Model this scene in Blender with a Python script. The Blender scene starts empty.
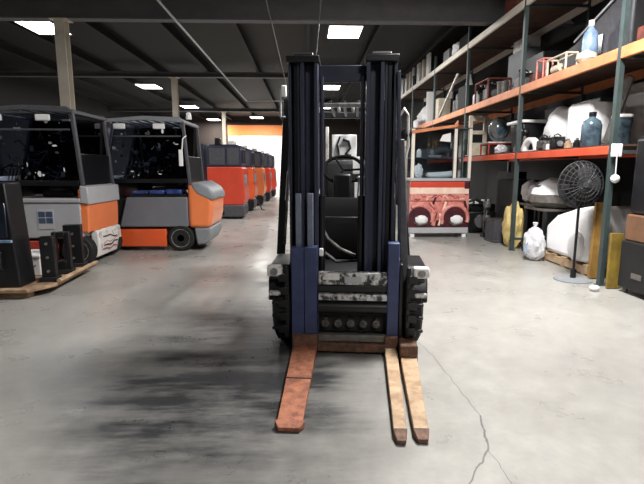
import bpy, bmesh, math, random
from mathutils import Vector, Matrix, noise
R = math.radians
PI = math.pi
C = bpy.context.scene.collection
sc = bpy.context.scene
rng = random.Random(7)

# ---------------------------------------------------------------- camera, world, exposure
cam_d = bpy.data.cameras.new('camera')
cam_d.sensor_width = 36.0
cam_d.lens = 465.0 / 644.0 * 36.0
cam_d.clip_end = 200
cam = bpy.data.objects.new('camera', cam_d)
cam.location = (0, 0, 1.4)
cam.rotation_euler = (R(90 - 8.9), 0, R(-1.9))
C.objects.link(cam)
sc.camera = cam

world = bpy.data.worlds.new('world')
world.use_nodes = True
bgn = world.node_tree.nodes.get('Background')
bgn.inputs[0].default_value = (0.8, 0.85, 1.0, 1)
bgn.inputs[1].default_value = 0.05
sc.world = world

sc.view_settings.view_transform = 'Standard'
sc.view_settings.look = 'None'
sc.view_settings.gamma = 1.0
sc.view_settings.exposure = 0.75
sc.view_settings.use_curve_mapping = False
LAMP_W = 150.0
LAMP_EMIT = 9.0


# ---------------------------------------------------------------- materials
def lin(c):
    c = c / 255.0
    return c / 12.92 if c <= 0.04045 else ((c + 0.055) / 1.055) ** 2.4


def rgb(r, g, b):
    return (lin(r), lin(g), lin(b), 1.0)


def mat(name, col, rough=0.5, metal=0.0, var=0.25, scale=6.0, col2=None, bump=0.0, spec=0.5, coat=0.0, contrast=(0.35, 0.65)):
    """painted / worn surface: base colour broken up by object-space noise"""
    m = bpy.data.materials.new(name)
    m.use_nodes = True
    nt = m.node_tree
    b = nt.nodes['Principled BSDF']
    b.inputs['Roughness'].default_value = rough
    b.inputs['Metallic'].default_value = metal
    b.inputs['Specular IOR Level'].default_value = spec
    b.inputs['Coat Weight'].default_value = coat
    tc = nt.nodes.new('ShaderNodeTexCoord')
    n = nt.nodes.new('ShaderNodeTexNoise')
    n.inputs['Scale'].default_value = scale
    n.inputs['Detail'].default_value = 5
    n.inputs['Roughness'].default_value = 0.65
    nt.links.new(tc.outputs['Object'], n.inputs['Vector'])
    r = nt.nodes.new('ShaderNodeValToRGB')
    if col2 is None:
        col2 = tuple(c * (1 - var) for c in col[:3]) + (1,)
    r.color_ramp.elements[0].position = contrast[0]
    r.color_ramp.elements[1].position = contrast[1]
    r.color_ramp.elements[0].color = col2
    r.color_ramp.elements[1].color = col
    nt.links.new(n.outputs['Fac'], r.inputs['Fac'])
    nt.links.new(r.outputs['Color'], b.inputs['Base Color'])
    if bump:
        bp = nt.nodes.new('ShaderNodeBump')
        bp.inputs['Strength'].default_value = bump
        bp.inputs['Distance'].default_value = 0.02
        nt.links.new(n.outputs['Fac'], bp.inputs['Height'])
        nt.links.new(bp.outputs['Normal'], b.inputs['Normal'])
    return m


def emis(name, col, s):
    m = bpy.data.materials.new(name)
    m.use_nodes = True
    nt = m.node_tree
    nt.nodes.clear()
    e = nt.nodes.new('ShaderNodeEmission')
    e.inputs[0].default_value = col
    e.inputs[1].default_value = s
    o = nt.nodes.new('ShaderNodeOutputMaterial')
    nt.links.new(e.outputs[0], o.inputs[0])
    return m


def glass(name, tint, refl=1.45):
    m = bpy.data.materials.new(name)
    m.use_nodes = True
    nt = m.node_tree
    nt.nodes.clear()
    t = nt.nodes.new('ShaderNodeBsdfTransparent')
    t.inputs[0].default_value = tint
    g = nt.nodes.new('ShaderNodeBsdfGlossy')
    g.inputs['Roughness'].default_value = 0.03
    f = nt.nodes.new('ShaderNodeFresnel')
    f.inputs[0].default_value = refl
    mx = nt.nodes.new('ShaderNodeMixShader')
    o = nt.nodes.new('ShaderNodeOutputMaterial')
    nt.links.new(f.outputs[0], mx.inputs[0])
    nt.links.new(t.outputs[0], mx.inputs[1])
    nt.links.new(g.outputs[0], mx.inputs[2])
    nt.links.new(mx.outputs[0], o.inputs[0])
    return m


M = {}
M['orange'] = mat('orange_paint', rgb(242, 134, 80), 0.38, var=0.10, scale=2.5, coat=0.3)
M['deep_orange'] = mat('deep_orange_paint', rgb(232, 96, 48), 0.4, var=0.15, scale=3, coat=0.3)
M['red'] = mat('red_paint', rgb(214, 72, 48), 0.42, var=0.15, scale=3, coat=0.2)
M['red_dirty'] = mat('red_dirty_paint', rgb(176, 62, 48), 0.5, var=0.4, scale=9)
M['grey_cover'] = mat('grey_cover_paint', rgb(116, 119, 127), 0.5, var=0.12, scale=3)
M['light_grey'] = mat('light_grey_paint', rgb(176, 177, 181), 0.5, var=0.10, scale=3)
M['cap_grey'] = mat('cap_grey_plastic', rgb(136, 140, 145), 0.5, var=0.15, scale=8)
M['black'] = mat('black_paint', rgb(20, 21, 25), 0.38, var=0.4, scale=7)
M['black_matte'] = mat('black_matte', rgb(20, 20, 22), 0.7, var=0.4, scale=9)
M['navy_black'] = mat('navy_black_paint', rgb(50, 54, 74), 0.42, var=0.2, scale=4)
M['mast_dark'] = mat('mast_dark_steel', rgb(56, 59, 76), 0.42, metal=0.3, var=0.25, scale=5)
M['mast_blue'] = mat('mast_blue_paint', rgb(58, 70, 108), 0.5, var=0.35, scale=11, bump=0.1)
M['mast_grey'] = mat('mast_grey_paint', rgb(78, 78, 84), 0.55, var=0.3, scale=14, bump=0.1)
M['rust'] = mat('rusty_fork', rgb(164, 104, 76), 0.62, metal=0.1, scale=16, col2=rgb(108, 64, 48), bump=0.25)
M['brown_rust'] = mat('brown_rust', rgb(118, 82, 62), 0.7, scale=22, col2=rgb(62, 44, 36), bump=0.35)
M['tan_fork'] = mat('tan_worn_fork', rgb(184, 158, 128), 0.6, scale=10, col2=rgb(144, 116, 90), bump=0.15)
M['steel'] = mat('worn_steel', rgb(168, 168, 170), 0.35, metal=0.7, var=0.5, scale=18)
M['dull_steel'] = mat('dull_steel', rgb(122, 118, 112), 0.5, metal=0.4, var=0.4, scale=14)
M['patchy'] = mat('patchy_worn_bar', rgb(206, 206, 206), 0.4, metal=0.2, scale=22, col2=rgb(52, 52, 55), contrast=(0.42, 0.56), bump=0.2)
M['chrome'] = mat('chrome', rgb(225, 228, 232), 0.12, metal=1.0, var=0.1)
M['rubber'] = mat('rubber', rgb(28, 28, 29), 0.8, var=0.4, scale=20, bump=0.3)
M['grey_tyre'] = mat('grey_wheel_paint', rgb(186, 186, 182), 0.6, scale=14, col2=rgb(84, 84, 84), bump=0.4)
M['white'] = mat('white_plastic', rgb(240, 240, 240), 0.45, var=0.06, scale=3)
M['white_dirty'] = mat('white_dirty', rgb(226, 224, 220), 0.6, scale=8, col2=rgb(120, 112, 106), contrast=(0.3, 0.48))
M['white_sheet'] = mat('white_sheet', rgb(246, 246, 248), 0.55, var=0.05, scale=3, bump=0.25)
M['plastic_bag'] = mat('clear_white_bag', rgb(232, 234, 238), 0.25, scale=9, col2=rgb(176, 176, 180), bump=0.6)
M['cream'] = mat('cream_paint', rgb(226, 214, 192), 0.55, var=0.25, scale=10)
M['yellow_sack'] = mat('yellow_sack', rgb(226, 206, 142), 0.75, scale=7, col2=rgb(196, 168, 104), bump=0.5)
M['mustard'] = mat('mustard_board', rgb(160, 122, 58), 0.65, scale=5, col2=rgb(122, 90, 40))
M['olive_yellow'] = mat('olive_yellow_board', rgb(152, 126, 48), 0.65, scale=5, col2=rgb(116, 94, 34))
M['card'] = mat('cardboard', rgb(182, 134, 92), 0.8, scale=6, col2=rgb(138, 96, 62))
M['card_yellow'] = mat('yellowed_sacking', rgb(196, 162, 100), 0.85, scale=7, col2=rgb(130, 96, 60), bump=0.6)
M['rack_orange'] = mat('rack_orange_beam', rgb(232, 150, 100), 0.45, scale=3, col2=rgb(206, 122, 74))
M['rack_red'] = mat('rack_red_beam', rgb(226, 92, 58), 0.45, scale=3, col2=rgb(204, 74, 42))
M['rack_white'] = mat('rack_white_beam', rgb(238, 230, 216), 0.5, var=0.12, scale=3)
M['rack_green'] = mat('rack_green_post', rgb(62, 76, 76), 0.5, var=0.25, scale=6)
M['deck'] = mat('rack_deck_wood', rgb(92, 66, 52), 0.8, scale=5, col2=rgb(60, 42, 34))
M['wood'] = mat('pallet_wood', rgb(196, 170, 138), 0.8, scale=5, col2=rgb(142, 112, 84), bump=0.2)
M['tan_wood'] = mat('tan_skid_wood', rgb(190, 162, 132), 0.75, scale=5, col2=rgb(132, 104, 80), bump=0.2)
M['blue_plastic'] = mat('blue_plastic', rgb(62, 84, 156), 0.3, scale=9, col2=rgb(30, 40, 84))
M['seat_black'] = mat('seat_vinyl', rgb(34, 34, 38), 0.5, var=0.25)
M['smoke_blue'] = mat('smoky_blue_plastic', rgb(92, 112, 124), 0.2, scale=6, col2=rgb(46, 58, 68))
M['pale_blue'] = mat('pale_blue_plastic', rgb(168, 190, 216), 0.3, scale=6, col2=rgb(110, 136, 170))
M['maroon'] = mat('maroon_paint', rgb(86, 24, 36), 0.4, scale=9, col2=rgb(44, 14, 24))
M['pink'] = mat('pink_paint', rgb(232, 158, 146), 0.45, scale=12, col2=rgb(190, 104, 98))
M['cream_band'] = mat('cream_band_paint', rgb(246, 222, 204), 0.45, scale=6, col2=rgb(234, 196, 178))
M['red_brown'] = mat('red_brown_steel', rgb(128, 62, 50), 0.6, scale=9, col2=rgb(78, 38, 32))
M['engine_grey'] = mat('engine_grey', rgb(112, 110, 108), 0.45, metal=0.5, scale=14, col2=rgb(50, 48, 48))
M['pane_blue'] = mat('pane_blue', rgb(70, 88, 116), 0.2, var=0.3)
M['fan_mesh'] = mat('fan_dark_guard', rgb(54, 54, 56), 0.55, var=0.2, scale=20)
M['lens_amber'] = mat('amber_lens', rgb(236, 140, 50), 0.2, var=0.1)
M['col_paint'] = mat('column_beige_paint', rgb(214, 206, 190), 0.6, var=0.12, scale=3)
M['girder'] = mat('girder_grey_paint', rgb(104, 103, 105), 0.6, var=0.2, scale=3)
M['joist'] = mat('joist_dark_paint', rgb(20, 18, 18), 0.7, var=0.25, scale=4)
M['conduit'] = mat('conduit_metal', rgb(200, 200, 200), 0.45, metal=0.2, var=0.15)
M['wall_dark'] = mat('dark_wall_paint', rgb(30, 29, 30), 0.85, var=0.2, scale=1.2)
M['wall_brown'] = mat('brown_wall_paint', rgb(52, 43, 38), 0.85, var=0.2, scale=1.2)
M['wall_white'] = mat('white_wall_paint', rgb(238, 236, 230), 0.8, var=0.05, scale=1.2)
M['wall_orange'] = mat('orange_wall_band', rgb(226, 128, 62), 0.6, var=0.12, scale=1)
M['glass_dark'] = glass('dark_cab_glass', (0.5, 0.54, 0.62, 1), 1.5)
M['glass_clear'] = glass('clear_glass', (0.82, 0.86, 0.88, 1), 1.45)
M['lamp'] = emis('lamp_diffuser', (1.0, 0.97, 0.93, 1), LAMP_EMIT)
M['tag_white'] = mat('tag_white', rgb(236, 238, 242), 0.4, var=0.1)
M['cowl_black'] = mat('cowl_black', rgb(10, 10, 11), 0.85, var=0.3, spec=0.15)
M['strip_grey'] = mat('strip_blue_grey', rgb(122, 128, 146), 0.5, var=0.3, scale=14)
M['glass_black'] = glass('black_tint_glass', (0.05, 0.055, 0.07, 1), 1.5)
M['screen_blue'] = mat('window_blue_grey', rgb(36, 44, 58), 0.15, var=0.4, scale=7)


def floor_material():
    m = bpy.data.materials.new('polished_concrete')
    m.use_nodes = True
    nt = m.node_tree
    N, L = nt.nodes, nt.links
    b = N['Principled BSDF']
    tc = N.new('ShaderNodeTexCoord')

    def noise_(scale, detail=6, rough=0.6, vec=None):
        n = N.new('ShaderNodeTexNoise')
        n.inputs['Scale'].default_value = scale
        n.inputs['Detail'].default_value = detail
        n.inputs['Roughness'].default_value = rough
        L.new(vec or tc.outputs['Object'], n.inputs['Vector'])
        return n.outputs['Fac']

    def ramp(src, p0, p1, c0, c1):
        r = N.new('ShaderNodeValToRGB')
        r.color_ramp.elements[0].position = p0
        r.color_ramp.elements[1].position = p1
        r.color_ramp.elements[0].color = c0
        r.color_ramp.elements[1].color = c1
        L.new(src, r.inputs['Fac'])
        return r.outputs['Color']

    def math_(op, a, bb=None, clamp=False):
        n = N.new('ShaderNodeMath')
        n.operation = op
        n.use_clamp = clamp
        for i, v in enumerate((a, bb)):
            if v is None:
                continue
            if isinstance(v, (int, float)):
                n.inputs[i].default_value = v
            else:
                L.new(v, n.inputs[i])
        return n.outputs[0]

    def mix(f, a, bb, mode='MIX'):
        n = N.new('ShaderNodeMix')
        n.data_type = 'RGBA'
        n.blend_type = mode
        for sock, v in ((n.inputs[0], f), (n.inputs[6], a), (n.inputs[7], bb)):
            if isinstance(v, (int, float, tuple)):
                sock.default_value = v
            else:
                L.new(v, sock)
        return n.outputs[2]

    base = ramp(noise_(0.55, 7, 0.6), 0.3, 0.7, rgb(142, 140, 137), rgb(166, 164, 159))
    fine = ramp(noise_(9, 8, 0.7), 0.3, 0.7, (0.86, 0.86, 0.86, 1), (1.06, 1.06, 1.05, 1))
    col = mix(1.0, base, fine, 'MULTIPLY')
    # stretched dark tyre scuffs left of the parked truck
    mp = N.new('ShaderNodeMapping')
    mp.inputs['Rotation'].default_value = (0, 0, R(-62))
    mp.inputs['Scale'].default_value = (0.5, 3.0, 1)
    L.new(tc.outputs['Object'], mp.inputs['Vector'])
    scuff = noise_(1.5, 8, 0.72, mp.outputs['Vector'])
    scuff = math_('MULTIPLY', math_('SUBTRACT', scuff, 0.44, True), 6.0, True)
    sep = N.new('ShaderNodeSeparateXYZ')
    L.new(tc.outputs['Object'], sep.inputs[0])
    # forklift's shadow painted into the floor colour, streaked with scuffs: an ellipse beside it
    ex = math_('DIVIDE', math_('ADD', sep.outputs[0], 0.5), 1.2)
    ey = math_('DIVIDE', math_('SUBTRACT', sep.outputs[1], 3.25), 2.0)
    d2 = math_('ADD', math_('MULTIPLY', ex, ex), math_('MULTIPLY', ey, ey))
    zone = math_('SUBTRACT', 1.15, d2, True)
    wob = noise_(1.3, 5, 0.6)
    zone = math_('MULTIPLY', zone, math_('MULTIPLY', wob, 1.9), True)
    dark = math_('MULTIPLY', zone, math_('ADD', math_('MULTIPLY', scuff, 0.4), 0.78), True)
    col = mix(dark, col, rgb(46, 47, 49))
    # cracks: distance to a few polylines, wobbled
    nv = N.new('ShaderNodeTexNoise')
    nv.inputs['Scale'].default_value = 7
    nv.inputs['Detail'].default_value = 3
    L.new(tc.outputs['Object'], nv.inputs['Vector'])
    wobv = N.new('ShaderNodeVectorMath')
    wobv.operation = 'MULTIPLY_ADD'
    L.new(nv.outputs['Color'], wobv.inputs[0])
    wobv.inputs[1].default_value = (0.05, 0.05, 0)
    L.new(tc.outputs['Object'], wobv.inputs[2])
    pv = wobv.outputs[0]
    lines = [((0.78, 4.2), (0.95, 3.34), .004), ((0.95, 3.34), (0.99, 2.45), .004), ((0.99, 2.45), (0.91, 2.12), .008),
             ((0.91, 2.12), (0.66, 1.80), .007), ((0.91, 2.12), (0.93, 1.6), .003), ((2.3, 4.2), (1.0, 3.5), .002)]
    best = None
    for (a, bq, w) in lines:
        ab = (bq[0] - a[0], bq[1] - a[1])
        ll = ab[0] ** 2 + ab[1] ** 2
        s = N.new('ShaderNodeVectorMath'); s.operation = 'SUBTRACT'
        L.new(pv, s.inputs[0]); s.inputs[1].default_value = (a[0] + .025, a[1] + .025, 0)
        dt = N.new('ShaderNodeVectorMath'); dt.operation = 'DOT_PRODUCT'
        L.new(s.outputs[0], dt.inputs[0]); dt.inputs[1].default_value = (ab[0] / ll, ab[1] / ll, 0)
        t = math_('ADD', dt.outputs['Value'], 0.0, True)
        sca = N.new('ShaderNodeVectorMath'); sca.operation = 'SCALE'
        sca.inputs[0].default_value = (ab[0], ab[1], 0); L.new(t, sca.inputs['Scale'])
        df = N.new('ShaderNodeVectorMath'); df.operation = 'SUBTRACT'
        L.new(s.outputs[0], df.inputs[0]); L.new(sca.outputs[0], df.inputs[1])
        ln = N.new('ShaderNodeVectorMath'); ln.operation = 'LENGTH'
        mz = N.new('ShaderNodeVectorMath'); mz.operation = 'MULTIPLY'
        L.new(df.outputs[0], mz.inputs[0]); mz.inputs[1].default_value = (1, 1, 0)
        L.new(mz.outputs[0], ln.inputs[0])
        k = math_('SUBTRACT', 1.0, math_('DIVIDE', ln.outputs['Value'], w), True)
        best = k if best is None else math_('MAXIMUM', best, k)
    col = mix(math_('MULTIPLY', best, 0.85, True), col, rgb(54, 52, 52))
    L.new(col, b.inputs['Base Color'])
    rr = ramp(noise_(2.2, 6, 0.65), 0.3, 0.7, (0.22, 0.22, 0.22, 1), (0.46, 0.46, 0.46, 1))
    L.new(rr, b.inputs['Roughness'])
    b.inputs['Specular IOR Level'].default_value = 0.5
    bp = N.new('ShaderNodeBump')
    bp.inputs['Strength'].default_value = 0.06
    bp.inputs['Distance'].default_value = 0.02
    L.new(noise_(14, 6, 0.6), bp.inputs['Height'])
    L.new(bp.outputs['Normal'], b.inputs['Normal'])
    return m


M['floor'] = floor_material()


# ---------------------------------------------------------------- mesh helpers
class MB:
    def __init__(s):
        s.bm = bmesh.new()

    def box(s, x0, x1, y0, y1, z0, z1, rot=None, piv=None):
        c = Vector(((x0 + x1) / 2, (y0 + y1) / 2, (z0 + z1) / 2))
        mtx = Matrix.Translation(c) @ Matrix.Diagonal((abs(x1 - x0), abs(y1 - y0), abs(z1 - z0), 1))
        if rot:
            p = Vector(piv) if piv else c
            mtx = Matrix.Translation(p) @ rot.to_4x4() @ Matrix.Translation(-p) @ mtx
        bmesh.ops.create_cube(s.bm, size=1, matrix=mtx)
        return s

    def cyl(s, p0, p1, r0, r1=None, n=20):
        p0, p1 = Vector(p0), Vector(p1)
        d = p1 - p0
        q = d.to_track_quat('Z', 'Y').to_matrix().to_4x4()
        bmesh.ops.create_cone(s.bm, cap_ends=True, cap_tris=False, segments=n, radius1=r0,
                              radius2=r0 if r1 is None else r1, depth=d.length,
                              matrix=Matrix.Translation((p0 + p1) / 2) @ q)
        return s

    def bar(s, p0, p1, w, d):
        """rectangular bar from p0 to p1, w along x-ish, d along the other side"""
        p0, p1 = Vector(p0), Vector(p1)
        v = p1 - p0
        zax = v.normalized()
        xax = Vector((1, 0, 0))
        if abs(zax.dot(xax)) > 0.9:
            xax = Vector((0, 1, 0))
        yax = zax.cross(xax).normalized()
        xax = yax.cross(zax).normalized()
        m3 = Matrix((xax, yax, zax)).transposed().to_4x4()
        bmesh.ops.create_cube(s.bm, size=1, matrix=Matrix.Translation((p0 + p1) / 2) @ m3 @ Matrix.Diagonal((w, d, v.length, 1)))
        return s

    def tube(s, pts, r, n=8, closed=False):
        pts = [Vector(p) for p in pts]
        rings = []
        k = len(pts)
        up = Vector((0, 0, 1))
        prev = None
        for i, p in enumerate(pts):
            a = pts[i - 1] if (i > 0 or closed) else p
            b = pts[(i + 1) % k] if (i < k - 1 or closed) else p
            t = (b - a).normalized()
            ref = prev if prev is not None else (up if abs(t.dot(up)) < 0.9 else Vector((1, 0, 0)))
            x = (ref - t * ref.dot(t)).normalized()
            y = t.cross(x)
            prev = x
            rad = r[i] if isinstance(r, (list, tuple)) else r
            rings.append([s.bm.verts.new(p + x * math.cos(2 * PI * j / n) * rad + y * math.sin(2 * PI * j / n) * rad) for j in range(n)])
        for i in range(k if closed else k - 1):
            A, B = rings[i], rings[(i + 1) % k]
            for j in range(n):
                s.bm.faces.new((A[j], A[(j + 1) % n], B[(j + 1) % n], B[j]))
        if not closed:
            s.bm.faces.new(rings[0][::-1])
            s.bm.faces.new(rings[-1])
        return s

    def prism(s, poly, a0, a1, axis='y'):
        """poly in the plane across axis, extruded from a0 to a1; axis y: (x,z), x: (y,z), z: (x,y)"""
        def v(p, a):
            return {'y': (p[0], a, p[1]), 'x': (a, p[0], p[1]), 'z': (p[0], p[1], a)}[axis]
        A = [s.bm.verts.new(v(p, a0)) for p in poly]
        B = [s.bm.verts.new(v(p, a1)) for p in poly]
        n = len(poly)
        s.bm.faces.new(A)
        s.bm.faces.new(B[::-1])
        for i in range(n):
            s.bm.faces.new((A[i], B[i], B[(i + 1) % n], A[(i + 1) % n]))
        return s

    def lathe(s, prof, c=(0, 0, 0), n=24, axis='z'):
        """prof: list of (r, h)"""
        rings = []
        for (r, h) in prof:
            ring = []
            for j in range(n):
                a = 2 * PI * j / n
                x, y = math.cos(a) * max(r, 1e-4), math.sin(a) * max(r, 1e-4)
                p = {'z': (x, y, h), 'y': (x, h, y), 'x': (h, x, y)}[axis]
                ring.append(s.bm.verts.new(Vector(p) + Vector(c)))
            rings.append(ring)
        for A, B in zip(rings, rings[1:]):
            for j in range(n):
                s.bm.faces.new((A[j], A[(j + 1) % n], B[(j + 1) % n], B[j]))
        s.bm.faces.new(rings[0][::-1])
        s.bm.faces.new(rings[-1])
        return s

    def ball(s, c, r, sub=3, amp=0.0, freq=2.0, seed=0, flat=None):
        rr = r if isinstance(r, (tuple, list)) else (r, r, r)
        res = bmesh.ops.create_icosphere(s.bm, subdivisions=sub, radius=1)
        for v in res['verts']:
            d = v.co.copy()
            k = 1.0 + (amp * noise.noise(d * freq + Vector((seed * 3.1, seed, -seed))) if amp else 0)
            if amp:
                k += amp * 0.45 * noise.noise(d * freq * 2.7 + Vector((seed, 5, seed)))
            v.co = Vector((d.x * rr[0] * k, d.y * rr[1] * k, d.z * rr[2] * k)) + Vector(c)
            if flat is not None and v.co.z < flat:
                v.co.z = flat
        return s

    def build(s, name, m, parent=None, bevel=0.0, smooth=True, loc=None, seg=2):
        bmesh.ops.recalc_face_normals(s.bm, faces=s.bm.faces)
        me = bpy.data.meshes.new(name)
        s.bm.to_mesh(me)
        s.bm.free()
        me.materials.append(m)
        if smooth:
            me.shade_smooth()
            me.set_sharp_from_angle(angle=R(38))
        o = bpy.data.objects.new(name, me)
        C.objects.link(o)
        if parent is not None:
            o.parent = parent
        if loc is not None:
            o.location = loc
        if bevel:
            bv = o.modifiers.new('bevel', 'BEVEL')
            bv.width = bevel
            bv.segments = seg
            bv.limit_method = 'ANGLE'
            bv.angle_limit = R(40)
        return o


def tag(o, label, cat, group=None):
    o['label'] = label
    o['category'] = cat
    if group:
        o['group'] = group
    return o


def thing(name, label, cat, loc=(0, 0, 0), rz=0.0, group=None):
    o = bpy.data.objects.new(name, None)
    o.empty_display_size = 0.1
    C.objects.link(o)
    o.location = loc
    o.rotation_euler = (0, 0, rz)
    return tag(o, label, cat, group)


def struct(o, label=None):
    o['kind'] = 'structure'
    if label:
        o['label'] = label
    return o


def copy_tree(o, parent=None):
    c = o.copy()
    C.objects.link(c)
    if parent is not None:
        c.parent = parent
    for ch in list(o.children):
        copy_tree(ch, c)
    return c


def lab(o, text):
    o['label'] = text
    return o


# ---------------------------------------------------------------- room
XL, XR, YB, YF, ZC = -11.0, 5.25, 34.0, -4.0, 5.05
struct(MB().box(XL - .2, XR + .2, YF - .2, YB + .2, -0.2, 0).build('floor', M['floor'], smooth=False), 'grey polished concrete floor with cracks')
struct(MB().box(XL - .2, XR + .2, YF - .2, YB + .2, ZC, ZC + .15).build('ceiling', M['joist'], smooth=False), 'dark painted ceiling deck')
struct(MB().box(XL - .2, XL, YF - .2, YB + .2, 0, ZC).build('wall_left', M['wall_dark'], smooth=False))
struct(MB().box(XR, XR + .2, YF - .2, YB + .2, 0, ZC).build('wall_right', M['wall_dark'], smooth=False))
struct(MB().box(-5.55, -1.0, YB, YB + .2, 0, 3.86).build('wall_back', M['wall_white'], smooth=False), 'bright white bay of the far wall')
struct(MB().box(XL, -5.55, YB, YB + .2, 0, ZC).box(-1.0, XR, YB, YB + .2, 0, ZC).box(-5.55, -1.0, YB, YB + .2, 3.86, ZC).build('wall_back_surround', M['wall_brown'], smooth=False), 'dark brown far wall around the white bay')
struct(MB().box(XL, XR, YF - .2, YF, 0, ZC).build('wall_front', M['wall_dark'], smooth=False))
struct(MB().box(-5.55, -1.0, YB - .08, YB, 3.78, 4.48).build('trim_1', M['wall_orange'], smooth=False), 'orange band along the far wall')

for gy, zb in ((1.9, 4.22), (9.6, 4.22), (17.4, 4.62), (27.4, 4.62)):
    g = MB()
    g.box(XL, XR, gy - .1, gy + .1, zb, zb + .03).box(XL, XR, gy - .1, gy + .1, 4.77, 4.8).box(XL, XR, gy - .02, gy + .02, zb + .03, 4.77)
    struct(g.build('ceiling_beam', M['girder'], smooth=False))
jx = XL + .5
while jx < XR:
    g = MB().box(jx - .05, jx + .05, YF, YB, 4.8, 4.83).box(jx - .05, jx + .05, YF, YB, 5.02, 5.05).box(jx - .012, jx + .012, YF, YB, 4.83, 5.02)
    struct(g.build('ceiling_joist', M['joist'], smooth=False))
    jx += 1.76
for cy, zt in ((9.6, 4.22), (17.4, 4.62), (27.4, 4.62)):
    g = MB().box(-4.77, -4.58, cy - .1, cy - .08, .012, zt - .015).box(-4.77, -4.58, cy + .08, cy + .1, .012, zt - .015).box(-4.69, -4.66, cy - .08, cy + .08, .012, zt - .015)
    g.box(-4.84, -4.51, cy - .17, cy + .17, 0, .012).box(-4.84, -4.51, cy - .14, cy + .14, zt - .015, zt)
    struct(g.build('column', M['col_paint'], smooth=False), 'beige steel column')

# conduits under the joists
tag(MB().tube([(-2.47, YF + .05, 4.197)] + [(-2.47, 1 + k * 3, 4.197) for k in range(7)] + [(-2.47, 20.0, 4.197), (-2.42, 20.06, 4.197), (-0.4, 20.06, 4.197)], 0.022, 8)
    .build('conduit_pipe', M['conduit']), 'pale conduit pipe running along the ceiling then turning across at its far end', 'pipe')
tag(MB().tube([(-0.66, YF + .05, 4.205), (-0.66, 8, 4.205), (-0.66, 19.9, 4.205)], 0.012, 8)
    .build('ceiling_cable', M['girder']), 'thin grey cable along the ceiling next to the pale conduit pipe', 'cable')
tag(MB().tube([(0.26, YF + .05, 4.205), (0.26, 8, 4.205), (0.26, 17.6, 4.205)], 0.012, 8)
    .build('ceiling_cable', M['girder']), 'thin grey cable along the ceiling just beside the light above the forklift mast', 'cable')


def ceiling_light(x, y, label, k=1.0):
    t = thing('ceiling_light', label, 'light', (x, y, 4.70), 0, 'ceiling light panels')
    h = MB().box(-.42, .42, -.54, .54, .035, .075).box(-.18, .18, -.4, .4, .075, .1)
    for sx in (-.42, .39):
        h.box(sx, sx + .03, -.54, .54, 0, .035)
    for sy in (-.54, .51):
        h.box(-.39, .39, sy, sy + .03, 0, .035)
    h.build('housing', M['girder'], t, smooth=False)
    MB().box(-.39, .39, -.51, .51, .005, .033).build('diffuser', M['lamp'], t, smooth=False)
    ld = bpy.data.lights.new('lamp_light', 'AREA')
    ld.shape = 'RECTANGLE'
    ld.size, ld.size_y = .76, 1.0
    ld.energy = LAMP_W * k
    ld.color = (1.0, 0.98, 0.95)
    lo = bpy.data.objects.new('lamp_light', ld)
    C.objects.link(lo)
    lo.parent = t
    lo.location = (0, 0, -0.01)
    return t


for x, y, l, k in ((-6.2, 11.9, 'bright ceiling light panel beside the top of the nearest beige column', 1),
                   (-6.35, 19.8, 'second ceiling light along the row over the parked forklifts, beside the far column top', 1),
                   (-6.25, 26.0, 'third ceiling light along the row over the parked forklifts', 1),
                   (-6.25, 32.6, 'farthest and smallest ceiling light along the row over the parked forklifts', 1),
                   (.95, 12.0, 'square ceiling light panel above the parked forklift mast', 1),
                   (.98, 19.8, 'ceiling light glimpsed between the two mast rails of the parked forklift', 1),
                   (.98, 26.0, 'ceiling light over the far end of the aisle, behind the mast', 1),
                   (-6.25, 4.2, 'ceiling light above the near end of the forklift row', .2),
                   (2.0, 4.2, 'added unseen ceiling light brightening the near end of the rack and the pedestal fan', 2.3),  # out of view; moved off the row and boosted to brighten rack and floor
                   (2.0, -2.2, 'ceiling light above the near end of the aisle', .9),
                   (-3.2, 31.2, 'added ceiling light that brightens the white bay', 2.2)):  # extra lamp, put in to make the far white wall bright
    ceiling_light(x, y, l, k)


# ---------------------------------------------------------------- the forklift in the aisle
def wheel_parts(parent, c, r, w, tyre_mat, hub_mat, name='wheel'):
    """axis along x; tyre with a dished hub child and bolts"""
    x, y, z = c
    t = MB().lathe([(r * .55, -w / 2), (r * .9, -w / 2), (r, -w * .36), (r, w * .36), (r * .9, w / 2), (r * .55, w / 2)], n=32, axis='x')
    o = t.build(name, tyre_mat, parent, loc=c)
    h = MB().lathe([(r * .1, -w * .52), (r * .28, -w * .52), (r * .36, -w * .4), (r * .56, -w * .46), (r * .56, w * .46), (r * .36, w * .4), (r * .28, w * .52), (r * .1, w * .52)], n=24, axis='x')
    for k in range(6):
        a = k * PI / 3
        h.cyl((-w * .5, math.cos(a) * r * .44, math.sin(a) * r * .44), (w * .5, math.cos(a) * r * .44, math.sin(a) * r * .44), r * .05, n=6)
    h.build('hub', hub_mat, o)
    return o


FK = thing('forklift', 'dark forklift with tall mast facing forward in the middle of the aisle, one rusty fork', 'forklift', (.297, 3.35, 0), R(-5.8))
FK.scale = (.97, 1, 1)


def channel(name, x0, x1, y0, y1, z0, z1, m, t=0.03, groove=True):
    g = MB()
    g.box(x0, x0 + t, y0, y1, z0, z1).box(x1 - t, x1, y0, y1, z0, z1).box(x0 + t, x1 - t, y1 - t, y1, z0, z1)
    return g.build(name, m, FK, bevel=.004)


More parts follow.
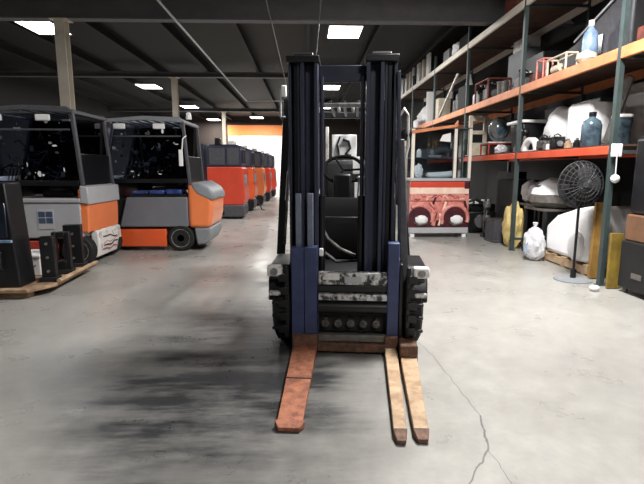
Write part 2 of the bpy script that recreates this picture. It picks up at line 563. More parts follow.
# outer and inner mast rails
channel('mast_rail', -.465, -.375, .2, .34, .06, 2.17, M['mast_dark'], .022)
channel('mast_rail', .27, .36, .2, .34, .06, 2.17, M['mast_dark'], .022)
channel('inner_rail', -.37, -.235, .17, .3, .09, 2.17, M['navy_black'], .03)
channel('inner_rail', .13, .265, .17, .3, .09, 2.17, M['navy_black'], .03)
for x0, x1 in ((-.475, -.225), (.12, .37)):
    g = MB().box(x0, x1, .15, .35, 2.17, 2.215)
    g.cyl((x0 + .05, .25, 2.22), (x0 + .2, .25, 2.22), .035)
    lab(g.build('mast_cap', M['black'], FK, bevel=.006), 'black cap on top of a mast rail')
MB().box(-.235, .13, .29, .32, 2.05, 2.17).build('crossbeam', M['mast_dark'], FK, bevel=.006)
MB().box(-.235, .13, .27, .31, .98, 1.03).build('crossbeam', M['black'], FK, bevel=.006)
MB().box(-.44, .36, .30, .36, .1, .2).build('crossbeam', M['black'], FK, bevel=.006)
# lift cylinders, hugging the inner sides of the rails
for x in (-.21, .105):
    MB().cyl((x, .25, .15), (x, .25, 1.2), .028).build('lift_cylinder', M['black'], FK)
    MB().cyl((x, .25, 1.2), (x, .25, 2.08), .016).build('piston_rod', M['mast_dark'], FK)
# chains with links
for x in (-.41, .31):
    g = MB()
    for k in range(52):
        z = .62 + k * .03
        g.box(x - .012, x + .012, .21, .216, z, z + .025)
        g.box(x - .006, x + .006, .206, .22, z + .02, z + .035)
    g.build('lift_chain', M['black'], FK, smooth=False)
# carriage side plates: blue
g = MB().box(-.435, -.338, .05, .165, .05, .82).box(-.333, -.236, .05, .165, .05, .82).box(-.338, -.333, .07, .165, .05, .82)
lab(g.build('carriage_post', M['mast_blue'], FK, bevel=.008), 'worn blue post on the rusty fork side')
g = MB().box(.31, .40, .05, .165, .05, .86)
lab(g.build('carriage_post', M['mast_blue'], FK, bevel=.008), 'worn blue post on the paired fork side')
for x0, x1 in ((-.405, -.36), (-.315, -.27)):
    g = MB().box(x0, x1, .1, .165, .80, 1.22)
    lab(g.build('backrest_bar', M['strip_grey'], FK, bevel=.006), 'grey upright bar standing on the blue post')
g = MB().box(.405, .43, .06, .165, .05, .7)
g.build('carriage_plate', M['black'], FK, bevel=.004)
# leaning grey strip down the mast side
lab(MB().bar((.40, .22, 1.62), (.475, .16, .12), .06, .03).build('side_strip', M['mast_grey'], FK, bevel=.008), 'grey leaning strip beside the mast')
lab(MB().bar((.37, .19, 2.1), (.405, .19, .95), .025, .05).build('side_strip', M['navy_black'], FK, bevel=.004), 'thin dark strip at the mast edge')
# carriage bars
lab(MB().box(-.225, .31, .06, .12, .535, .63).build('carriage_bar', M['patchy'], FK, bevel=.006), 'top carriage bar, scraped white and black')
lab(MB().box(-.225, .31, .075, .12, .475, .53).build('carriage_bar', M['black'], FK, bevel=.006), 'dark strip below the top carriage bar')
lab(MB().box(-.225, .31, .05, .11, .415, .465).build('carriage_bar', M['patchy'], FK, bevel=.008), 'narrow scraped white carriage bar')
lab(MB().cyl((-.225, .09, .355), (.31, .09, .355), .05).build('carriage_bar', M['black'], FK), 'round black carriage bar')
lab(MB().box(-.225, .31, .05, .11, .09, .145).build('carriage_bar', M['dull_steel'], FK, bevel=.006), 'lower dull steel carriage bar')
lab(MB().box(-.225, .31, .02, .10, .02, .085).build('carriage_bar', M['brown_rust'], FK, bevel=.006), 'lowest brown rusted carriage bar')
lab(MB().box(-.225, .31, .13, .15, .15, .3).build('carriage_back', M['black_matte'], FK), 'black plate behind the roller row')
for k in range(5):
    x = -.17 + k * .1
    r = MB().lathe([(.012, -.03), (.03, -.03), (.034, 0), (.03, .03), (.012, .03)], c=(x, .11, .225), n=16, axis='y')
    r.cyl((x, .07, .225), (x, .13, .225), .01, n=8)
    lab(r.build('guide_roller', M['engine_grey'], FK), 'small steel roller')
# number plate like labels on the top bar
lab(MB().box(-.02, .11, .054, .06, .55, .6).build('label_plate', M['light_grey'], FK, bevel=.002), 'pale label plate')
lab(MB().box(-.19, -.06, .054, .06, .575, .625).build('label_plate', M['white_dirty'], FK, bevel=.002), 'dirty white label plate')


# forks
def fork(poly_heel, poly_tip, m, z_top=.055):
    g = MB()
    v = []
    for (x, y, z) in poly_heel + poly_tip:
        v.append(g.bm.verts.new((x, y, z)))
    # heel: lower-left, lower-right, upper-right, upper-left ; tip the same
    for f in ((3, 2, 1, 0), (4, 5, 6, 7), (0, 1, 5, 4), (1, 2, 6, 5), (2, 3, 7, 6), (3, 0, 4, 7)):
        g.bm.faces.new([v[i] for i in f])
    return g


def fk_fork(x0h, x1h, x0t, x1t, yt, m, tipm, text, tiplen, heel_m, yh=.05, flare=0.0):
    zt, zb = .06, .012
    g = fork([(x0h, yh, zb), (x1h, yh, zb), (x1h, yh, zt), (x0h, yh, zt)],
             [(x0t, yt + tiplen, zb), (x1t, yt + tiplen, zb), (x1t, yt + tiplen, zt - .018), (x0t, yt + tiplen, zt - .018)], m)
    o = lab(g.build('fork', m, FK, bevel=.004), text)
    e = .004
    g = fork([(x0t - e - flare, yt + tiplen, zb - .006), (x1t + e + flare, yt + tiplen, zb - .006), (x1t + e + flare, yt + tiplen, zt - .014), (x0t - e - flare, yt + tiplen, zt - .014)],
             [(x0t + .012, yt, zb - .006), (x1t - .012, yt, zb - .006), (x1t - .012, yt, zb + .016), (x0t + .012, yt, zb + .016)], m)
    lab(g.build('fork_tip', tipm, o, bevel=.003), 'worn end of the fork')
    g = MB().box(x0h - .006, x1h + .006, yh - .03, yh + .03, .005, .15)
    lab(g.build('fork_heel', heel_m, o, bevel=.012), 'rusted heel of the fork')
    return o


fk_fork(-.425, -.235, -.375, -.23, -1.07, M['rust'], M['rust'], 'wide rusty copper brown fork', .05, M['brown_rust'], flare=.01)
fk_fork(.30, .395, .275, .345, -1.15, M['tan_fork'], M['brown_rust'], 'inner tan fork of the pair', .09, M['brown_rust'])
fk_fork(.405, .525, .385, .465, -1.13, M['tan_fork'], M['brown_rust'], 'outer tan fork of the pair', .08, M['brown_rust'], yh=-.12)
lab(MB().box(.405, .535, -.10, .15, .02, .13).build('fork_bracket', M['brown_rust'], FK, bevel=.012), 'rusty bracket holding the outer fork')
# rust spots: ridge across the wide fork
lab(MB().box(-.40, -.225, -.52, -.50, .052, .058).build('fork_ridge', M['brown_rust'], FK, bevel=.002), 'weld ridge across the rusty fork')

# chassis behind the mast
g = MB().prism([(.40, .12), (.40, .52), (.62, .62), (.9, .62), (.9, .5), (1.9, .5), (1.9, .12)], -.47, .47, 'x')
g.build('chassis', M['black'], FK, bevel=.02)
for sx in (-1, 1):
    g = MB()
    g.prism([(.08, .40), (.10, .56), (.2, .66), (.55, .68), (.72, .6), (.74, .40), (.68, .38), (.66, .54), (.52, .62), (.22, .6), (.14, .52), (.13, .40)], sx * .47, sx * .625, 'x')
    g.build('fender', M['black'], FK, bevel=.01)
for sx in (-1, 1):
    wheel_parts(FK, (sx * .52, .385, .335), .335, .15, M['rubber'], M['black'])
    wheel_parts(FK, (sx * .44, 1.65, .24), .24, .16, M['rubber'], M['black'])
# mud flaps and brackets at the wheel fronts
for sx in (-1, 1):
    g = MB()
    for k in range(5):
        z = .16 + k * .1
        g.box(sx * .50 - .035, sx * .50 + .035, .02, .06, z, z + .06)
        g.box(sx * .56 - .03, sx * .56 + .03, .035, .052, z + .02, z + .045)
    g.box(sx * .47 - .015, sx * .47 + .015, .03, .056, .12, .68)
    lab(g.build('step_bracket', M['black'], FK, bevel=.005), 'black stacked brackets beside the wheel')
    h = MB().box(sx * .565 - .06, sx * .565 + .06, .02, .09, .60, .685)
    hl = lab(h.build('headlamp', M['white_dirty'], FK, bevel=.015), 'pale square headlamp')
    MB().cyl((sx * .565, .005, .64), (sx * .565, .02, .64), .028, n=20).build('lens', M['steel'], hl)
    ind = MB().box(sx * .56 - .045, sx * .56 + .045, .0, .04, .46, .49)
    lab(ind.build('indicator', M['patchy'], FK, bevel=.004), 'small scratched side lamp')
# cab: pillars, roof guard, dash, wheel, seat, rear
g = MB()
g.bar((-.575, .95, 2.02), (-.645, .85, .62), .075, .06)
lab(g.build('guard_pillar', M['black'], FK, bevel=.008), 'leaning black front pillar, bracket and lamp side')
g = MB().bar((.43, .95, 2.0), (.55, .85, .62), .05, .06)
lab(g.build('guard_pillar', M['black'], FK, bevel=.008), 'leaning black front pillar, rack side')
for sx in (-1, 1):
    MB().bar((sx * .5, 2.0, 2.0), (sx * .5, 2.1, 1.0), .05, .07).build('guard_pillar', M['black'], FK, bevel=.008)
g = MB().box(-.60, -.54, .93, 2.1, 1.97, 2.03).box(.40, .46, .93, 2.1, 1.97, 2.03).box(-.60, .46, 2.04, 2.1, 1.97, 2.03)
for k in range(7):
    x = -.46 + k * .13
    g.box(x, x + .03, .98, 2.06, 1.98, 2.01)
rf = g.build('overhead_guard', M['black'], FK, bevel=.006)
lab(MB().box(-.60, .46, .93, .98, 1.95, 1.985).build('guard_front_bar', M['steel'], rf, bevel=.006), 'bright steel front bar of the guard')
for x in (-.28, -.1, .03):
    MB().ball((x, .94, 1.93), (.018, .012, .028), 2).build('work_light', M['white'], rf)
# bright bracket and mirrors beside the mast
lab(MB().tube([(-.60, .86, 2.1), (-.63, .86, 2.1), (-.63, .86, 1.86), (-.59, .86, 1.86)], .008, 8).build('mirror_bracket', M['light_grey'], FK), 'pale bracket high by the pillar')
lab(MB().box(-.625, -.575, .85, .87, 2.03, 2.13).build('side_light', M['white'], FK, bevel=.01), 'white side light high by the pillar')
m_ = lab(MB().tube([(.44, .88, 1.85), (.49, .84, 1.92), (.52, .82, 1.86), (.53, .84, 1.60), (.50, .86, 1.45)], .014, 8).build('mirror_arm', M['white_dirty'], FK), 'curved pale mirror arm')
MB().lathe([(.02, 0), (.05, .01), (.055, .03), (.03, .05)], c=(.51, .82, 1.70), n=20, axis='y').build('mirror', M['black'], m_)
lab(MB().tube([(.50, .86, 1.60), (.46, .84, 1.52), (.44, .83, 1.42)], .02, 8).build('hose', M['white_dirty'], FK), 'short pale hose by the rack-side pillar')
lab(MB().box(.43, .51, .78, .84, 1.08, 1.28).build('side_panel', M['red_brown'], FK, bevel=.02), 'rusty pink patch by the pillar')
lab(MB().box(.45, .53, .76, .82, .74, 1.05).build('side_panel', M['smoke_blue'], FK, bevel=.03), 'pale blue scuffed panel by the pillar')
lab(MB().bar((-.555, .83, 1.38), (-.575, .81, 1.12), .04, .02).build('pillar_strip', M['white_dirty'], FK, bevel=.006), 'pale strip on the front pillar')
lab(MB().tube([(-.54, .84, 1.9), (-.52, .82, 1.7), (-.55, .8, 1.45), (-.58, .8, 1.0), (-.6, .8, .72)], .012, 8).build('cable', M['engine_grey'], FK), 'grey cable down the front pillar')
lab(MB().tube([(.40, .86, 1.9), (.43, .84, 1.6), (.42, .82, 1.35), (.46, .8, 1.1), (.47, .78, .75)], .014, 8).build('cable', M['engine_grey'], FK), 'grey cable down the rack-side pillar')
# dash, steering column, steering wheel, levers
g = MB().prism([(.62, .62), (.66, 1.06), (.74, 1.16), (.86, 1.12), (.88, .62)], -.42, .42, 'x')
g.build('cowl', M['cowl_black'], FK, bevel=.02)
g = MB().prism([(.78, 1.05), (.82, 1.36), (.92, 1.36), (.96, 1.05)], -.145, .02, 'x')
lab(g.build('steering_column', M['black'], FK, bevel=.02), 'grey steering column box')
pts = [(-.06 + .19 * math.cos(a), 1.02 + .13 * math.sin(a), 1.4 + .12 * math.sin(a)) for a in [2 * PI * k / 28 for k in range(28)]]
g = MB().tube(pts, .016, 8, closed=True)
for k in (0, 9, 19):
    g.tube([(-.06, 1.02, 1.39), pts[k]], .01, 6)
g.build('steering_wheel', M['cowl_black'], FK)
for k in range(4):
    x = .08 + k * .06
    L_ = MB().tube([(x, .86, 1.12), (x + .01, .9, 1.3)], .008, 6).ball((x + .01, .9, 1.32), .022, 2)
    lab(L_.build('lever', M['steel'], FK), 'steel control lever')
g = MB().box(-.26, .26, 1.35, 1.85, .66, .80)
st = g.build('seat', M['seat_black'], FK, bevel=.05, seg=3)
MB().prism([(1.75, .78), (1.86, 1.5), (1.97, 1.5), (1.9, .78)], -.3, .3, 'x').build('backrest', M['seat_black'], st, bevel=.05, seg=3)
MB().box(-.3, .3, 1.3, 1.9, .5, .66).build('seat_base', M['black'], FK, bevel=.02)
g = MB().prism([(1.9, .15), (1.9, 1.12), (2.15, 1.14), (2.38, .9), (2.4, .4), (2.25, .15)], -.5, .5, 'x')
g.build('counterweight', M['navy_black'], FK, bevel=.06, seg=3)
# white notice hung in the cab
pn = lab(MB().box(-.2, .07, 1.66, 1.68, 1.53, 1.76).build('notice', M['white_sheet'], FK, bevel=.006), 'white notice with a dark curved mark seen through the mast')
g = MB().tube([(-.11, 1.652, 1.74), (-.14, 1.652, 1.66), (-.12, 1.652, 1.55)], .009, 6).tube([(-.08, 1.652, 1.71), (-.02, 1.652, 1.69), (0, 1.652, 1.62), (-.05, 1.652, 1.56), (.01, 1.652, 1.54)], .014, 6)
g.build('mark', M['black_matte'], pn)
g = MB().bar((-.3, 1.7, 1.98), (-.3, 1.7, .8), .02, .02).bar((.12, 1.7, 1.98), (.12, 1.7, .8), .02, .02)
lab(g.build('rear_screen_frame', M['steel'], FK, bevel=.003), 'thin bright frame behind the seat')
lab(MB().box(-.27, -.235, 1.66, 1.68, 1.46, 1.84).build('tag_sheet', M['white_dirty'], FK, bevel=.004), 'narrow pale strip in the cab')
for zz, xx in ((1.47, .08), (1.2, .1)):
    lab(MB().box(xx - .05, xx + .05, 1.66, 1.68, zz - .12, zz + .06).build('tag_sheet', M['white'], FK, bevel=.004), 'small white tag in the cab')
lab(MB().tube([(-.22, .38, .93), (-.17, .38, .84), (-.07, .38, .76), (.06, .4, .70)], .014, 8).build('hose', M['engine_grey'], FK), 'diagonal hydraulic hose low between the rails')
lab(MB().tube([(-.2, .4, .72), (-.1, .4, .65), (.1, .4, .66), (.12, .4, .9)], .016, 8).build('hose', M['black'], FK), 'black hydraulic hose low between the rails')
lab(MB().box(-.225, -.19, .13, .16, .74, .80).build('valve', M['white'], FK, bevel=.008), 'tiny white valve beside the blue post')


# ---------------------------------------------------------------- parked forklifts along the other side
def counterbalance(name, label, loc, rz, body, cover, cap_box, chassis, seed, with_mast=True):
    t = thing(name, label, 'forklift', loc, rz, 'parked forklifts in the row')
    r = random.Random(seed)
    W = .53
    # chassis
    MB().box(-1.24, -.42, -W, W, .08, .38).build('chassis', chassis, t, bevel=.015)
    MB().prism([(-1.3, .1), (-1.3, .9), (-.05, .9), (-.05, .4), (-.05, .14), (-.42, .14), (-.42, .1)], -W + .07, W - .07).build('frame', M['black_matte'], t, bevel=.01)
    # battery cover
    g = MB().prism([(-1.20, .42), (-1.06, .93), (-.03, .93), (-.03, .42)], -W - .01, W + .01)
    bc = g.build('battery_cover', cover, t, bevel=.02)
    if cap_box:
        MB().box(-1.10, -.02, -W - .03, W + .03, .93, .99).build('cover_lid', cover, bc, bevel=.012)
        # 2x2 vent window
        g = MB().box(-.64, -.41, -W - .018, -W - .008, .55, .83)
        vp = lab(g.build('vent_panel', M['light_grey'], bc, bevel=.004), 'pale panel with four dark blue panes')
        for ix in range(2):
            for iz in range(2):
                MB().box(-.62 + ix * .105, -.53 + ix * .105, -W - .024, -W - .016, .64 + iz * .09, .715 + iz * .09).build('vent_pane', M['pane_blue'], vp, bevel=.003)
        MB().box(-1.03, -.95, -W - .018, -W - .008, .68, .92).build('side_slot', M['black'], bc, bevel=.003)
    else:
        MB().box(-1.02, -.06, -W + .02, W - .02, .93, .975).build('cover_lid', M['black'], bc, bevel=.012)
        for k in range(3):
            x0 = -.98 + k * .29
            o = MB().box(x0, x0 + .26, -W + .03, -.1, .975, 1.03 + .012 * k).build('blue_cushion', M['blue_plastic'], bc, bevel=.02)
            lab(o, 'shiny blue cushion on the cover')
    # counterweight
    if cap_box:
        g = MB().prism([(-.06, .50), (.06, .50), (.075, .8), (.06, 1.12), (-.06, 1.12)], -W, W)
        g.build('counterweight', body, t, bevel=.02, seg=3)
        g = MB().prism([(-.02, .92), (.10, .90), (.09, 1.15), (.0, 1.17), (-.02, 1.16)], -W - .025, W + .025)
        lab(g.build('counterweight_cap', M['light_grey'], t, bevel=.015), 'light grey cap over the counterweight')
        g = MB().prism([(-.02, .50), (.085, .50), (.10, .3), (.06, .1), (-.02, .08)], -W + .22, W)
        fd = lab(g.build('rear_fender', M['white_dirty'], t, bevel=.02), 'dirty white fender with red and black scribbles')
        for k in range(5):
            z = .2 + k * .055
            pts = [(.085 + .012 * (z < .4), -.2 + r.random() * .06 + i * .13, z + (r.random() - .5) * .06) for i in range(5)]
            MB().tube(pts, .006 + .004 * (k % 2), 6).build('scribble', (M['red_dirty'], M['black'])[k % 2], fd)
    else:
        g = MB().prism([(-.03, .40), (.34, .40), (.39, .62), (.40, .85), (.37, 1.0), (.22, 1.10), (-.03, 1.19)], -W - .02, W + .02)
        g.build('counterweight', body, t, bevel=.07, seg=4)
        g = MB().prism([(.03, 1.175), (.18, 1.19), (.34, 1.09), (.41, 1.0), (.435, .90), (.38, .86), (.26, .92), (.13, .98), (.06, 1.08)], -W - .03, W + .03)
        lab(g.build('counterweight_cap', M['cap_grey'], t, bevel=.05, seg=3), 'grey rounded cap over the counterweight')
        g = MB().prism([(.06, .40), (.35, .40), (.35, .28), (.27, .12), (.10, .10), (.07, .3)], -W, W)
        lab(g.build('bumper', M['cap_grey'], t, bevel=.03), 'grey lower bumper')
    # wheels
    def wh(x, rad, y, w=.16, tm=M['grey_tyre']):
        o = MB().lathe([(rad * .55, -w / 2), (rad * .9, -w / 2), (rad, -w * .36), (rad, w * .36), (rad * .9, w / 2), (rad * .55, w / 2)], n=32, axis='y').build('wheel', tm, t, loc=(x, y, rad))
        h = MB().lathe([(rad * .08, -w * .5), (rad * .26, -w * .5), (rad * .34, -w * .3), (rad * .70, -w * .52), (rad * .70, w * .42), (rad * .3, w * .5), (rad * .08, w * .5)], n=24, axis='y')
        for k in range(6):
            a = k * PI / 3
            h.cyl((math.cos(a) * rad * .44, -w * .46, math.sin(a) * rad * .44), (math.cos(a) * rad * .44, w * .4, math.sin(a) * rad * .44), rad * .06, n=6)
        h.build('hub', M['grey_tyre'] if rad < .25 else M['dull_steel'], o)
        return o
    rx = -.17 if not cap_box else -.12
    for sy in (-1, 1):
        wh(rx, .225 if not cap_box else .23, sy * (W - .06), tm=M['rubber'])
        wh(-1.48, .28, sy * (W - .08), tm=M['rubber'])
    # seat
    g = MB().box(-.72, -.25, -.25, .25, .99, 1.1)
    s_ = g.build('seat', M['seat_black'], t, bevel=.04, seg=3)
    MB().prism([(-.3, 1.08), (-.18, 1.55), (-.08, 1.55), (-.16, 1.08)], -.24, .24).build('backrest', M['seat_black'], s_, bevel=.04, seg=3)
    # dash + steering
    MB().prism([(-1.5, .5), (-1.5, 1.2), (-1.36, 1.3), (-1.2, 1.2), (-1.24, .5)], -W + .03, W - .03).build('cowl', M['black'], t, bevel=.02)
    pts = [(-1.0 + .06 * math.sin(a), .17 * math.cos(a), 1.38 + .14 * math.sin(a)) for a in [2 * PI * k / 24 for k in range(24)]]
    g = MB().tube(pts, .014, 8, closed=True)
    for k in (0, 8, 16):
        g.tube([(-1.02, 0, 1.37), pts[k]], .01, 6)
    g.tube([(-1.02, 0, 1.37), (-1.25, 0, 1.2)], .02, 8)
    g.build('steering_wheel', M['black'], t)
    for k in range(4):
        MB().tube([(-1.18 + k * .05, -.25, 1.22), (-1.12 + k * .05, -.25, 1.42)], .008, 6).ball((-1.12 + k * .05, -.25, 1.44), .024, 2).build('lever', M['chrome'], t)
    # roof guard
    gp = []
    for sy in (-1, 1):
        y = sy * (W - .02)
        lab(MB().bar((-.06, y, 2.2), (.02, y, 1.12), .05, .06).build('guard_pillar', M['mast_grey'], t, bevel=.01), 'grey pillar above the counterweight')
        MB().bar((-1.18, y, 2.2), (-1.42, y, 1.2), .05, .06).build('guard_pillar', M['navy_black'], t, bevel=.01)
    g = MB()
    for sy in (-1, 1):
        g.prism([(-1.34, 2.16), (-1.28, 2.22), (-.7, 2.27), (-.1, 2.25), (-.02, 2.19), (-.06, 2.16), (-.7, 2.2)], sy * (W + .02) - .03, sy * (W + .02) + .03)
    g.box(-1.34, -1.28, -W, W, 2.16, 2.21).box(-.09, -.03, -W, W, 2.16, 2.21)
    for k in range(8):
        x = -1.18 + k * .15
        g.box(x, x + .08, -W, W, 2.19, 2.22)
    rg = g.build('overhead_guard', M['cap_grey'] if not cap_box else M['mast_grey'], t, bevel=.01)
    for x in (-1.2, -.55):
        wl = MB().box(x, x + .2, -W - .02, -W + .03, 2.06, 2.15).build('work_light', M['white'], rg, bevel=.015)
        lab(wl, 'white work light under the roof edge')
    # dark glazing
    g = MB().prism([(-1.39, 1.24), (-.02, 1.24), (-.1, 2.16), (-1.2, 2.16)], -W - .004, -W + .002)
    lab(g.build('side_window', M['glass_dark'], t, smooth=False), 'dark glass side window')
    MB().box(-1.37, -.03, -W - .01, -W + .012, 1.17, 1.24).build('window_rail', M['black'], t, bevel=.004)
    MB().box(-1.2, -.09, -W - .01, -W + .012, 1.93, 1.955).build('window_rail', M['mast_grey'], t, bevel=.004)
    g = MB().prism([(-1.39, 1.0), (-.02, 1.0), (-.1, 2.16), (-1.2, 2.16)], W - .002, W + .004)
    lab(g.build('side_window', M['glass_black'], t, smooth=False), 'black tinted window on the hidden side')
    g = MB().box(-.075, -.068, -W + .05, W - .05, 1.62, 2.16)
    lab(g.build('rear_window', M['glass_black'], t, smooth=False), 'black tinted rear window')
    MB().box(-.07, -.0, -W + .05, W - .05, 1.17, 1.62).build('rear_panel', M['black'], t, bevel=.01)
    # cables, documents and lever boxes inside the cab
    for k in range(16):
        x0 = -1.2 + r.random() * .9
        z0 = 1.3 + r.random() * .6
        y0 = -.47 + r.random() * .5
        pts = [(x0 + (r.random() - .5) * .25, y0, z0 + (r.random() - .5) * .3) for _ in range(5)]
        MB().tube(pts, .008, 6).build('cable', (M['engine_grey'], M['steel'], M['light_grey'], M['black'])[k % 4], t)
    for k in range(14):
        x0 = -1.15 + r.random() * .95
        z0 = 1.3 + r.random() * .8
        y0 = -.46 + r.random() * .3
        sx, sz = .012 + r.random() * .03, .012 + r.random() * .04
        MB().box(x0 - sx, x0 + sx, y0 - .01, y0 + .01, z0 - sz, z0 + sz).build('cab_tag', (M['tag_white'], M['pale_blue'], M['chrome'])[k % 3], t, bevel=.008)
    for k in range(26):  # pale flecks standing in for bright reflections on the cab glass
        fx = -1.22 + r.random() * 1.08
        fz = (1.28 + r.random() * .8) if k % 3 else (1.27 + .66 * (k % 2) + r.random() * .1)
        fw, fh = .006 + r.random() ** 2 * .05, .008 + r.random() ** 2 * .05
        a = r.random() * PI
        poly = [(fx + fw * math.cos(a + q) * (.6 + r.random() * .6), fz + fh * math.sin(a + q) * (.6 + r.random() * .6)) for q in (0, 1.1, 2.0, 3.1, 4.2, 5.2)]
        lab(MB().prism(poly, -W - .008, -W - .0045).build('reflection_fleck', (M['tag_white'], M['mast_grey'], M['engine_grey'], M['cap_grey'])[k % 4], t, smooth=False), 'small pale fleck imitating a reflection on the dark window')
    g = MB().box(-.9, -.3, .3, W - .05, 1.0, 1.3)
    g.build('tool_box', M['black'], t, bevel=.02)
    # beacon
    if not cap_box:
        b = MB().lathe([(.05, 0), (.05, .03), (.04, .1), (.02, .12)], c=(-.03, -.2, 2.25), n=16)
        lab(b.build('beacon', M['white'], t), 'white beacon on the roof')
        m2 = MB().tube([(.0, -W - .02, 1.95), (-.04, -W - .09, 1.9), (-.06, -W - .1, 1.72)], .012, 6).box(-.11, -.05, -W - .13, -W - .09, 1.45, 1.72)
        lab(m2.build('mirror', M['white'], t, bevel=.008), 'white mirror by the rear pillar')
    # mast + forks, pointing away from the aisle
    if with_mast:
        for sy in (-1, 1):
            g = MB()
            y = sy * .33
            g.box(-1.78, -1.62, y - .06, y - .03, .06, 2.15).box(-1.78, -1.62, y + .03, y + .06, .06, 2.15).box(-1.65, -1.62, y - .03, y + .03, .06, 2.15)
            g.build('mast_rail', M['mast_dark'], t, bevel=.004)
            g = MB().box(-2.75, -1.84, y - .06, y + .06, .03, .07).box(-1.85, -1.80, y - .06, y + .06, .03, .7)
            g.build('fork', M['black'], t, bevel=.008)
        MB().box(-1.82, -1.78, -.45, .45, .15, .25).box(-1.82, -1.78, -.45, .45, .5, .6).build('carriage', M['black'], t, bevel=.008)
        MB().box(-1.7, -1.64, -.3, .3, 2.0, 2.1).build('crossbeam', M['mast_dark'], t, bevel=.008)
        MB().cyl((-1.7, 0, .1), (-1.7, 0, 1.6), .05).build('lift_cylinder', M['chrome'], t)
    return t


counterbalance('forklift', 'nearest parked forklift with pale grey side panel, orange counterweight and light grey cap',
               (-3.18, 7.25, 0), 0, M['orange'], M['light_grey'], True, M['red_dirty'], 3)
counterbalance('forklift', 'orange parked forklift with dark grey side cover, rounded grey cap and one grey wheel showing',
               (-2.0, 8.55, 0), 0, M['orange'], M['grey_cover'], False, M['deep_orange'], 5)


def reach_truck(label, loc, rz, body, lower, s=1.0, leg=False):
    """boxy stand-up truck, rear end to the aisle"""
    t = thing('reach_truck', label, 'forklift', loc, rz, 'boxy trucks at the far end of the row')
    W = .5
    g = MB().prism([(-1.05, .40), (-.06, .40), (0, .6), (-.05, 1.42), (-.1, 1.46), (-1.05, 1.46)], -W, W)
    g.build('body', body, t, bevel=.03, seg=3)
    g = MB().box(-1.05, -.1, -W + .02, W - .02, 1.46, 2.05)
    cab = lab(g.build('cab', M['navy_black'], t, bevel=.02), 'black cab block')
    g = MB().box(-.98, -.55, -W + .005, -W + .022, 1.52, 1.98).box(-.48, -.16, -W + .005, -W + .022, 1.52, 1.98)
    lab(g.build('cab_panel', M['mast_grey'], cab, bevel=.01), 'dark panels on the cab side')
    MB().box(-.11, -.085, -W + .1, W - .1, 1.55, 1.95).build('rear_screen', M['screen_blue'], cab, bevel=.01)
    g = MB().prism([(-.62, .06), (-.08, .06), (-.04, .2), (-.05, .40), (-.62, .40)], -W - .01, W + .01)
    lab(g.build('lower_block', lower, t, bevel=.03), 'dark lower block')
    g = MB().box(-1.05, -.62, -W + .1, W - .1, .1, .40)
    g.build('chassis', M['black_matte'], t)
    for x, rad in ((-.32, .13), (-.9, .1)):
        for sy in (-1, 1):
            MB().lathe([(.03, -.05), (rad, -.05), (rad, .05), (.03, .05)], n=20, axis='y').build('wheel', M['rubber'], t, loc=(x, sy * (W - .1), rad))
    g = MB().box(-.98, -.2, -W + .08, W - .08, 2.05, 2.08)
    g.build('roof_plate', M['black'], t, bevel=.01)
    lab(MB().box(-.5, -.3, -.2, .1, 2.08, 2.2).build('roof_box', M['white_dirty'], t, bevel=.02), 'pale box on the roof')
    lab(MB().box(-.85, -.7, -.3, -.1, 2.08, 2.26).build('roof_box', M['black'], t, bevel=.02), 'taller dark box on the roof')
    g = MB().box(-.06, .03, -W + .05, -W + .2, .95, 1.25)
    lab(g.build('handle', M['cap_grey'], t, bevel=.02), 'grey grip beside the cab')
    for sy in (-1, 1):
        g = MB().box(-1.3, -1.15, sy * .3 - .05, sy * .3 + .05, .04, 2.1)
        g.build('mast_rail', M['mast_dark'], t, bevel=.006)
        MB().box(-2.3, -1.3, sy * .3 - .05, sy * .3 + .05, .04, .08).build('fork', M['black'], t, bevel=.006)
    MB().box(-1.16, -1.04, -.35, .35, .2, .3).build('crossbeam', M['mast_dark'], t, bevel=.006)
    if leg:
        MB().tube([(.0, -W + .1, .5), (.22, -W + .1, .04), (.3, -W + .1, .04)], .018, 8).build('tow_arm', M['black'], t)
    t.scale = (s, s, s)
    return t


reach_truck('red boxy truck with black cab and dark lower block, just behind the orange forklift', (-1.72, 13.7, 0), 0, M['red'], M['mast_grey'])
reach_truck('second boxy truck, orange, half hidden behind the red boxy truck', (-1.72, 16.2, 0), 0, M['deep_orange'], M['black'], leg=True)
reach_truck('third boxy truck of the far row, brighter orange', (-1.62, 18.6, 0), 0, M['orange'], M['black'])
reach_truck('fourth boxy truck of the far row, red', (-1.55, 21.0, 0), 0, M['red'], M['black'])
reach_truck('last boxy truck of the far row, nearest the white wall', (-1.5, 23.4, 0), 0, M['red'], M['black'])

# ---------------------------------------------------------------- skid with steel parts, front of the row
M['brown_band'] = mat('brown_band', rgb(124, 88, 64), 0.7, var=0.3)
sk = thing('skid', 'low tan wooden skid under the black steel parts', 'pallet', (0, 0, 0))
g = MB().prism([(-4.3, 4.98), (-3.02, 4.98), (-2.86, 5.25), (-2.93, 6.42), (-4.3, 6.42)], .075, .115, 'z')
g.build('deck', M['tan_wood'], sk, bevel=.008)
for y in (5.12, 5.7, 6.28):
    MB().box(-4.25, -3.05, y - .045, y + .045, 0, .075).build('runner', M['tan_wood'], sk, bevel=.006)
cb = thing('control_cabinet', 'tall black steel cabinet with a dark blue window standing on the skid', 'cabinet', (0, 0, .117))
g = MB().prism([(-4.15, 0), (-3.13, 0), (-3.20, 1.14), (-4.15, 1.14)], 5.06, 5.36)
g.build('body', M['black'], cb, bevel=.015)
lab(MB().box(-4.1, -3.21, 5.045, 5.062, .56, .93).build('window', M['screen_blue'], cb, bevel=.01), 'dark blue window')
lab(MB().box(-4.12, -3.17, 5.03, 5.062, .50, .53).build('trim_strip', M['pale_blue'], cb, bevel=.004), 'pale strip under the window')
